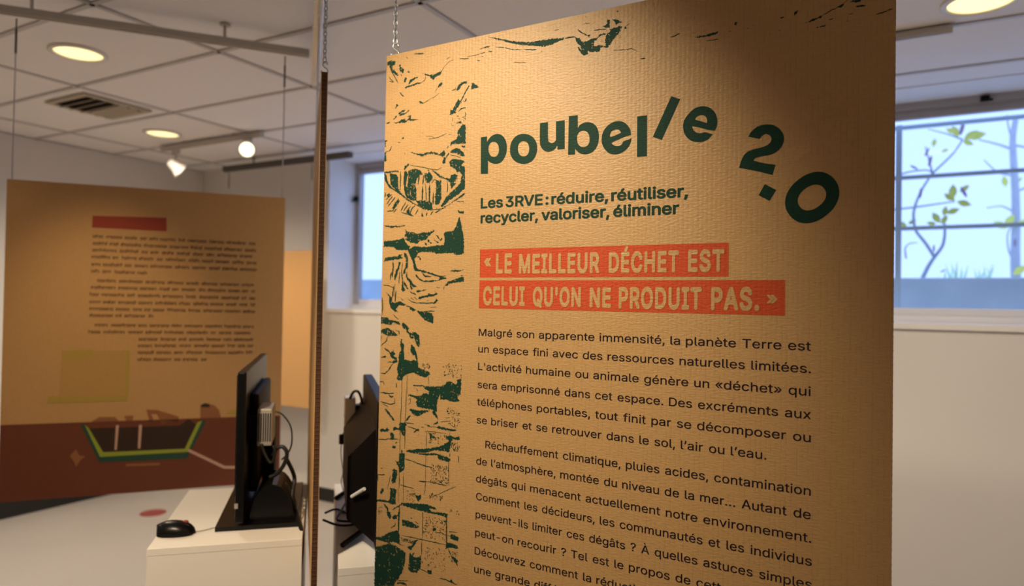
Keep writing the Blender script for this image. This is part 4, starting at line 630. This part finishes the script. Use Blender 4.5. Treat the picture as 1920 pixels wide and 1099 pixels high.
# illustration
polys = []
for a in ART_POLYS: polys.append((rough(pairs(a)), []))
for wd, a in ART_STROKES: polys.append((ribbon(pairs(a), wd/1e4), []))
for x0, y0, x1, y1, n in ART_STIPPLE:
    for _ in range(n):
        cx = rnd.uniform(x0, x1)/1e4; cy = rnd.uniform(y0, y1)/1e4; L = rnd.uniform(.0006, .003); th = rnd.uniform(0, 3.14); wd = rnd.uniform(.0004, .0011)
        dx, dy = math.cos(th)*L, math.sin(th)*L; nx, ny = -math.sin(th)*wd, math.cos(th)*wd
        polys.append(([(cx-dx, cy-dy), (cx+nx, cy+ny), (cx+dx, cy+dy), (cx-nx, cy-ny)], []))
flat_obj('illustration', polys, PH, .0003, INK, main)
# scratches of bare board left inside the solid printed areas
fl_ = []
for a in ART_POLYS:
    P_ = pairs(a); ar = abs(sum(P_[i-1][0]*P_[i][1]-P_[i][0]*P_[i-1][1] for i in range(len(P_))))/2
    if ar < 1.2e-4: continue
    x0, x1, y0, y1 = min(p[0] for p in P_), max(p[0] for p in P_), min(p[1] for p in P_), max(p[1] for p in P_)
    sparse = ar > 4e-3
    for _ in range(int(ar/(9e-5 if sparse else 4.5e-5))):
        cx, cy = rnd.uniform(x0, x1), rnd.uniform(y0, y1); L = rnd.uniform(.0008, .0032); th = rnd.gauss(.3 if rnd.random() < .5 else 1.6, .5); wd = rnd.uniform(.0003, .0008)
        dx, dy = math.cos(th)*L, math.sin(th)*L; nx, ny = -math.sin(th)*wd, math.cos(th)*wd
        fl_.append(([(cx-dx, cy-dy), (cx+nx, cy+ny), (cx+dx, cy+dy), (cx-nx, cy-ny)], []))
flat_obj('print_scratches', fl_, PH, .00045, KRAFT, main)
for outer, holes in TITLE_GLYPHS:
    flat_obj('title_letter', [(crom(pairs(outer)), [crom(pairs(h_), 3) for h_ in holes])], PH, .0004, INK, main)
L_ = Letters()
print('xs', justify(L_, 'Les 3RVE : réduire, réutiliser,', .2468, .3400, .6543, .3432, .0142, .0058, .024, PH, .0004),
      justify(L_, 'recycler, valoriser, éliminer', .2472, .3690, .6397, .3707, .0142, .0070, .024, PH, .0004))
L_.obj('subtitle_text', DGREEN if False else INK, main)
flat_obj('quote_band', [([(.2471, .4206), (.7212, .4216), (.7215, .4760), (.2477, .4753)], [])], PH, .0003, ORANGE, main)
flat_obj('quote_band', [([(.2477, .4808), (.8067, .4818), (.8073, .5366), (.2470, .5350)], [])], PH, .0003, ORANGE, main)
for wd_, u0, u1, vb, hh in QUOTE_WORDS:
    L_ = Letters()
    sm = wd_ in '«»'; g = glyph_mesh(wd_, .022 if sm else .036, 1.0 if sm else 1.10); b_ = bounds(g[0]); base = b_[2] if sm else 0; top = b_[3] if sm else CH+.05
    def fx(p, u0=u0, u1=u1, vb=vb, hh=hh, b_=b_, base=base, top=top):
        return u0+(p[0]-b_[0])/(b_[1]-b_[0])*(u1-u0), vb-(p[1]-base)/(top-base)*hh
    L_.add(g, fx, PH, .0007)
    L_.obj('quote_word', KRAFT, main)
BODY = [
 ('Malgré son apparente immensité, la planète Terre est', .2481, .5883, .8445, .5886), ('un espace fini avec des ressources naturelles limitées.', .2479, .6203, .8449, .6224),
 ("L'activité humaine ou animale génère un «déchet» qui", .2481, .6543, .8448, .6567), ('sera emprisonné dans cet espace. Des excréments aux', .2480, .6892, .8455, .6913),
 ('téléphones portables, tout finit par se décomposer ou', .2475, .7227, .8455, .7260), ("se briser et se retrouver dans le sol, l’air ou l’eau.", .2474, .7575, .7824, .7600),
 ('Réchauffement climatique, pluies acides, contamination', .2680, .8028, .8462, .8058), ("de l’atmosphère, montée du niveau de la mer… Autant de", .2480, .8365, .8465, .8411),
 ('dégâts qui menacent actuellement notre environnement.', .2484, .8706, .8476, .8758), ('Comment les décideurs, les communautés et les individus', .2492, .9045, .8487, .9102),
 ('peuvent-ils limiter ces dégâts ? À quelles astuces simples', .2491, .9390, .8490, .9446), ('peut-on recourir ? Tel est le propos de cette exposition.', .2487, .9739, .8490, .9790),
 ('Découvrez comment la réduction des déchets peut faire', .2483, 1.0090, .8490, 1.0140), ('une grande différence.', .2479, 1.0440, .4950, 1.0458)]
L_ = Letters(); 
for tx, u0, v0, u1, v1 in BODY:
    print(round(justify(L_, tx, u0, v0, u1, v1, .0103, .0098, .006, PH, .0004), 3), tx[:12])
L_.obj('body_text', BLACKINK, main)
def eyelet(root, u, H):
    MB().tube([(u+.006*math.cos(a*.5236), -.0012, H-.010+.006*math.sin(a*.5236)) for a in range(12)], .0012, 6, close=True).obj('eyelet', STEEL, root, True)
for u in (.017, PW-.03):
    top = P0+PU*u+PN*(TH/2); chain(top.x, top.y, P0.z, RZ-.014, 'steel chain on the top %s corner of the poubelle panel' % ('left' if u < .5 else 'right'), rz=.5)

# left panel
LW, LH = .976, 1.187
lo = LA+LD*.0355; lo.z = 1.977-LH
LY = V3((-LD.y, LD.x, 0))
left = board('display_panel', 'kraft cardboard panel hanging at the left with brown printed lower band', frame_mtx(lo, LD, LY, V3((0, 0, 1))), LW, LH)
la = {k: pairs(a) for k, a in LEFT_ART.items()}
bv = la['band']
flat_obj('printed_ground', [([(0, bv[1][1]), (LW, bv[2][1]), (LW, LH), (0, LH)], [])], LH, .0003, BROWN, left)
for nm, key, m, dp in (('heading_band', 'red', DEEPRED, .0003), ('lime_panel', 'lime_fill', FAINTLIME, .0003), ('lime_frame', 'lime_r', PALELIME, .0005), ('lime_frame', 'lime_b', PALELIME, .0006), ('lime_frame', 'lime_t', PALELIME, .0005),
                       ('silhouette', 'sil1', MIDBROWN, .0003), ('silhouette', 'sil2', MIDBROWN, .0003), ('silhouette', 'sil3', MIDBROWN, .0003), ('silhouette', 'sil4', MIDBROWN, .0003), ('silhouette', 'sil4top', DARKBROWN, .0005), ('silhouette', 'sil5', PALELIME, .0004),
                       ('pit_fill', 'tray_fill', DARKBROWN, .0005), ('pit_outline', 'tray_outline', DGREEN, .0006), ('pit_lining', 'tray_rim', LIME, .0007), ('vent_pipe', 'post1', PINK, .0009), ('vent_pipe', 'post2', PINK, .0009), ('drain_line', 'wire', PINK, .0009), ('ground_mark', 'star', MIDBROWN, .0004), ('ground_mark', 'dash', MIDBROWN, .0004)):  # tray outline is a flat dark green print
    o = flat_obj(nm, [(la[key], [])], LH, dp, m, left)
# unreadable small print: word-like dashes
pl = []
rr = random.Random(3)
for a in LEFT_LINES:
    (u0, v0), (u1, v1) = pairs(a); u = u0
    while u < u1-.01:
        wl = min(rr.uniform(.022, .085), u1-u); x = u
        while x < u+wl-.004:
            cw = rr.uniform(.0045, .0075); hh = rr.choice((.0095, .0095, .0095, .014)); vv = v0+(v1-v0)*(x-u0)/(u1-u0)+.005
            k = rr.random()
            if k < .5: pl += [([(x, vv-hh), (x+.0022, vv-hh), (x+.0022, vv), (x, vv)], []), ([(x+.0022, vv-.0095), (x+cw-.001, vv-.0095), (x+cw-.001, vv-.0072), (x+.0022, vv-.0072)], [])]
            else: pl += [([(x, vv-.0095), (x+cw-.001, vv-.0095), (x+cw-.001, vv-.0070), (x, vv-.0070)], []), ([(x, vv-.0022), (x+cw-.001, vv-.0022), (x+cw-.001, vv), (x, vv)], []), ([(x+.001, vv-.0070), (x+.0028, vv-.0070), (x+.0028, vv-.0022), (x+.001, vv-.0022)], [])]
            x += cw
        u += wl+.008
flat_obj('small_print', pl, LH, .0004, board_mat('faded_print_ink', (.075, .036, .020), (.10, .048, .026), .6, .5, .2), left)
for u in (.014, .963):
    p = lo+LD*u+LY*(TH/2); wire(p.x, p.y, 1.977, RZ-.014, 'thin pale wire from rail to top %s corner of the left panel' % ('left' if u < .5 else 'right'))
# strip panel seen edge-on
SW = .98; SX = -SD
so = V3((-1.156, 1.153, 0))+SD*SW; so.z = 2.072-PH
strip = board('display_panel', 'kraft panel seen almost edge-on just left of the poubelle panel', frame_mtx(so, SX, V3((-SX.y, SX.x, 0)), V3((0, 0, 1))), SW, PH)
for u in (SW-.012, .02):
    p = so+SX*u+V3((-SX.y, SX.x, 0))*(TH/2); chain(p.x, p.y, 2.072, RZ-.014, 'steel chain on the %s top corner of the edge-on panel' % ('near' if u > .5 else 'far'), rz=.2)
# far panel
far = board('display_panel', 'small looking far kraft panel hanging near the window wall', frame_mtx(V3((-4.78, 3.74, 1.92-1.17)), V3((1, 0, 0)), V3((0, 1, 0)), V3((0, 0, 1))), .98, 1.17)
flat_obj('heading_band', [([(.56, .13), (.68, .13), (.68, .165), (.56, .165)], [])], 1.17, .0003, DEEPRED, far)
for u in (.03, .95): wire(-4.78+u, 3.747, 1.92, RZ-.018, 'thin wire from the dark rail to the %s end of the far panel' % ('left' if u < .5 else 'right'))

# ---------------------------------------------------------------- pedestals and screens
RZP = math.atan2(.6997, .7145); EF = V3((.7145, .6997, 0)).normalized(); ES = V3((-EF.y, EF.x, 0))
def pedestal(loc, W, D, H, label):
    r = empty('pedestal', loc, label, 'pedestal', 'white display pedestals', rz=RZP)
    MB().box((.0004, .0004, 0), (W-.0004, D-.0004, H-.018)).obj('body', WHITE, r)
    MB().box((0, 0, H-.018), (W, D, H), .0015).obj('top', WHITE, r)
    return r
pedestal((-1.563, 1.026, 0), .355, .535, .95, 'white pedestal carrying the mouse and the left monitor')
pedestal((-1.095, 1.176, 0), .56, .74, .95, 'white pedestal behind the poubelle panel carrying the right screen')

B0 = V3((-1.533, 1.191, .95))
m1 = empty('monitor', B0, 'black monitor turned edge-on at the left with silver mini computer behind', 'monitor', rz=RZP)
MB().box((.048, -.018, .022), (.070, .640, .412), .005).obj('casing', BLACKP, m1)
MB().box((.0455, -.006, .045), (.0475, .628, .402)).obj('screen', SCREEN, m1)
MB().box((.070, .10, .07), (.092, .53, .34), .010).obj('back_cover', BLACKM, m1)
MB().box((.090, .26, .03), (.125, .36, .24), .008).obj('stand_neck', BLACKM, m1)
mb_ = MB(); mb_.prism([(0, 0), (.205, 0), (.205, .42), (0, .42)], ((1, 0, 0), (0, 1, 0), (0, 0, 1)), 0, .012); mb_.obj('stand_base', BLACKP, m1)
mb_ = MB(); n = 14; q = []
for i in range(n+1):
    a = math.pi*i/n; q.append((.135+.055*math.cos(a), .012+.095*math.sin(a)))
mb_.prism(q, ((1, 0, 0), (0, 0, 1), (0, 1, 0)), .03, .20); mb_.obj('stand_hub', BLACKP, m1)
MB().box((.0475, -.0192, .062), (.056, -.0178, .075)).obj('port_mark', SILVER, m1)
pc = empty('mini_computer', B0+EF*.082+ES*.055+V3((0, 0, .205)), 'small silver mini computer with slotted side behind the left monitor', 'computer', rz=RZP)
MB().box((0.010, 0, 0), (.048, .13, .100), .004).obj('casing', SILVER, pc)
for k in range(6): MB().box((.013+k*.0058, -.0012, .012), (.0158+k*.0058, .0005, .088)).obj('slot', BLACKM, pc)
MB().box((-.012, .02, .02), (.010, .11, .08)).obj('mount', BLACKM, pc)
def cable(name, label, pts, rad=.0028, group=None):
    P = [V3(p) for p in pts]; q = []
    for i in range(len(P)-1):
        p0 = P[max(0, i-1)]; p1 = P[i]; p2 = P[i+1]; p3 = P[min(len(P)-1, i+2)]
        for k in range(6):
            t_ = k/6; q.append(.5*((2*p1)+(p2-p0)*t_+(2*p0-5*p1+4*p2-p3)*t_*t_+(-p0+3*p1-3*p2+p3)*t_**3))
    q.append(P[-1]); return tag(MB().tube(q, rad, 8).obj(name, CABLE, smooth=True), label, 'cable', group)
D_ = lambda L, d: [at_d(x, y, d+(k[0] if k else 0)) for x, y, *k in L]
cable('power_cable', 'thin black cable arching right of the silver mini computer', D_([(516, 772), (530, 778), (545, 800), (547, 830), (540, 850), (528, 862)], 1.86), .0022)
cable('video_cable', 'thick black cable loop between mini computer and monitor stand', D_([(512, 855), (518, 842), (530, 838), (538, 850), (533, 870), (520, 888), (505, 895)], 1.88), .0055)
cable('data_cable', 'black crossed cables hanging under the mini computer', D_([(490, 832), (496, 850), (508, 868), (516, 850), (512, 836)], 1.86), .004)
cable('network_cable', 'black cable falling down the right side of the left pedestal', [at_d(538, 862, 1.90), at_d(552, 895, 1.93), at_d(548, 930, 1.9), at_d(555, 960, 1.90), at_d(566, 1000, 1.80), at_d(565, 1040, 1.77), at_d(562, 1075, 1.77), at_d(560, 1120, 1.77), at_d(560, 1200, 1.77)], .0055)
cable('mains_cable', 'thin second cable beside the thick one right of the left pedestal', [at_d(536, 905, 1.9), at_d(545, 920, 1.9), at_d(556, 945, 1.9), at_d(563, 985, 1.87), at_d(556, 1030, 1.84), at_d(562, 1060, 1.81), at_d(558, 1110, 1.8)], .002)
# mouse
ma, mb2 = at_z(293, 1003, .95), at_z(367, 1000, .95)
mr = empty('computer_mouse', (ma+mb2)/2, 'black computer mouse lying on the left pedestal', 'mouse', rz=math.atan2(mb2.y-ma.y, mb2.x-ma.x))
mb_ = MB(); L2 = (mb2-ma).length*.5; nx, ny = 18, 12; grid = []
for i in range(nx+1):
    s_ = -1+2*i/nx; wd = .031*math.sqrt(max(0, 1-abs(s_)**2.6)); hh = .034*(1-abs((s_+.18)/1.18)**2.2)**.6 if abs((s_+.18)/1.18) < 1 else .0
    grid.append([mb_.b.verts.new((s_*L2, -wd*math.cos(math.pi*j/ny), .001+max(.001, hh)*math.sin(math.pi*j/ny)**.8)) for j in range(ny+1)])
for i in range(nx):
    for j in range(ny): mb_.b.faces.new((grid[i][j], grid[i+1][j], grid[i+1][j+1], grid[i][j+1]))
bmesh.ops.remove_doubles(mb_.b, verts=mb_.b.verts[:], dist=1e-5)
mb_.obj('shell', BLACKP, mr, True)
MB().ball((.022, 0, .030), (.008, .003, .005), 10, 6).obj('scroll_wheel', REDV, mr, True)
cable('mouse_cable', 'thin pale mouse cable running to the monitor base', [mb2+V3((0, 0, .004)), at_z(385, 994, .953), at_z(400, 990, .953), B0+V3((-.002, .02, .006))], .0012).data.materials[0] = mat('grey_cable', (.30, .27, .2), .5)

# right screen
N0 = V3((-1.025, 1.259, .95))
tv = empty('television', N0, 'black flat screen seen from behind left of the poubelle panel', 'television', rz=RZP)
MB().box((-.028, 0, .03), (0, .63, .368), .004).obj('casing', BLACKM, tv)
MB().box((0, .01, .045), (.0015, .62, .36)).obj('screen', SCREEN, tv)
mb_ = MB(); bmq = mb_.b
def quadbox(mb_, a, b_):
    va = [mb_.b.verts.new(p) for p in a]; vb = [mb_.b.verts.new(p) for p in b_]
    mb_.b.faces.new(va[::-1]); mb_.b.faces.new(vb)
    for i in range(4): mb_.b.faces.new((va[i], va[(i+1) % 4], vb[(i+1) % 4], vb[i]))
quadbox(mb_, [(-.028, .04, .035), (-.028, .60, .035), (-.028, .60, .30), (-.028, .04, .30)], [(-.088, .12, .07), (-.088, .52, .07), (-.088, .52, .22), (-.088, .12, .22)])
mb_.obj('back_cover', BLACKM, tv)
def world_to(root, p): return root.matrix_basis.inverted() @ p if False else Matrix.Rotation(-RZP, 4, 'Z') @ (p-root.location)
for a, b_ in (((682, 998), (642, 1023)), ((657, 920), (630, 935))):
    A_ = world_to(tv, at_z(*a, .955)); B_ = world_to(tv, at_z(*b_, .955))
    top = V3((-.02, max(.03, min(.6, A_.y)), .04))
    MB().tube([top, V3((A_.x, A_.y, .012)), V3((B_.x, B_.y, .006))], .0065, 8).obj('foot', BLACKP, tv, True)
lbl = world_to(tv, at_z(671, 924, .98)); 
MB().tube([world_to(tv, at_d(660, 931, 1.66)), world_to(tv, at_d(683, 917, 1.62))], .0045, 8).obj('white_tag', WPLAST, tv)
wb = empty('streaming_box', at_d(655, 808, 2.12), 'white box with plug fixed behind the right screen', 'box', rz=RZP)
MB().box((-.016, -.03, 0), (.016, .03, .105), .004).obj('casing', WPLAST, wb)
MB().box((-.0165, -.02, .045), (-.0155, .02, .049)).obj('seam', BLACKM, wb)
MB().box((.014, -.02, .02), (.05, .02, .08)).obj('mount', BLACKM, wb)
cable('box_cable', 'black cable curling from white box to the back of the right screen', D_([(656, 748), (663, 735), (672, 735), (678, 750), (682, 775)], 2.08), .004)
cable('plug_cable', 'thin black cable with plug hanging below the white box', D_([(645, 812), (641, 825), (648, 832), (650, 815)], 2.1), .003)
cable('thin_cable', 'very thin black cable hanging down behind the right screen', D_([(641, 828), (639, 850), (643, 885), (640, 905), (648, 940), (640, 965)], 2.08), .0013)
tag(MB().box((-.007, -.007, 0), (.007, .007, .03), .003).obj('power_plug', BLACKM, loc=at_d(641, 833, 2.09)), 'small black plug dangling below the white box', 'plug')
for k, L in enumerate(([(610, 962), (630, 955), (655, 962), (680, 950), (690, 935)], [(606, 975), (635, 985), (665, 983), (685, 970), (672, 955), (650, 965)], [(650, 940), (640, 958), (632, 975), (660, 978)])):
    cable('loose_cable', ['black cable on the right pedestal lying furthest back', 'black cable coiled in a flat loop on the right pedestal', 'short black cable crossing the loop on the right pedestal'][k], [at_z(x, y, .954+.004*k) for x, y in L], .0032, 'loose cables on the right pedestal')
# floor marker
fm = at_z(287, 962, 0)
tag(MB().disc((fm.x, fm.y), .088, 0.0, .0012, 32).obj('floor_marker', REDV), 'round red marker stuck on the floor left of the pedestal', 'sticker')
tag(MB().box((-.004, -.03, 0), (.004, .03, .05), .001).obj('paper_card', WPLAST, loc=at_z(703, 987, .95)), 'small cream card standing below the right screen', 'card')
bpy.data.objects['paper_card'].rotation_euler = (0, 0, RZP)
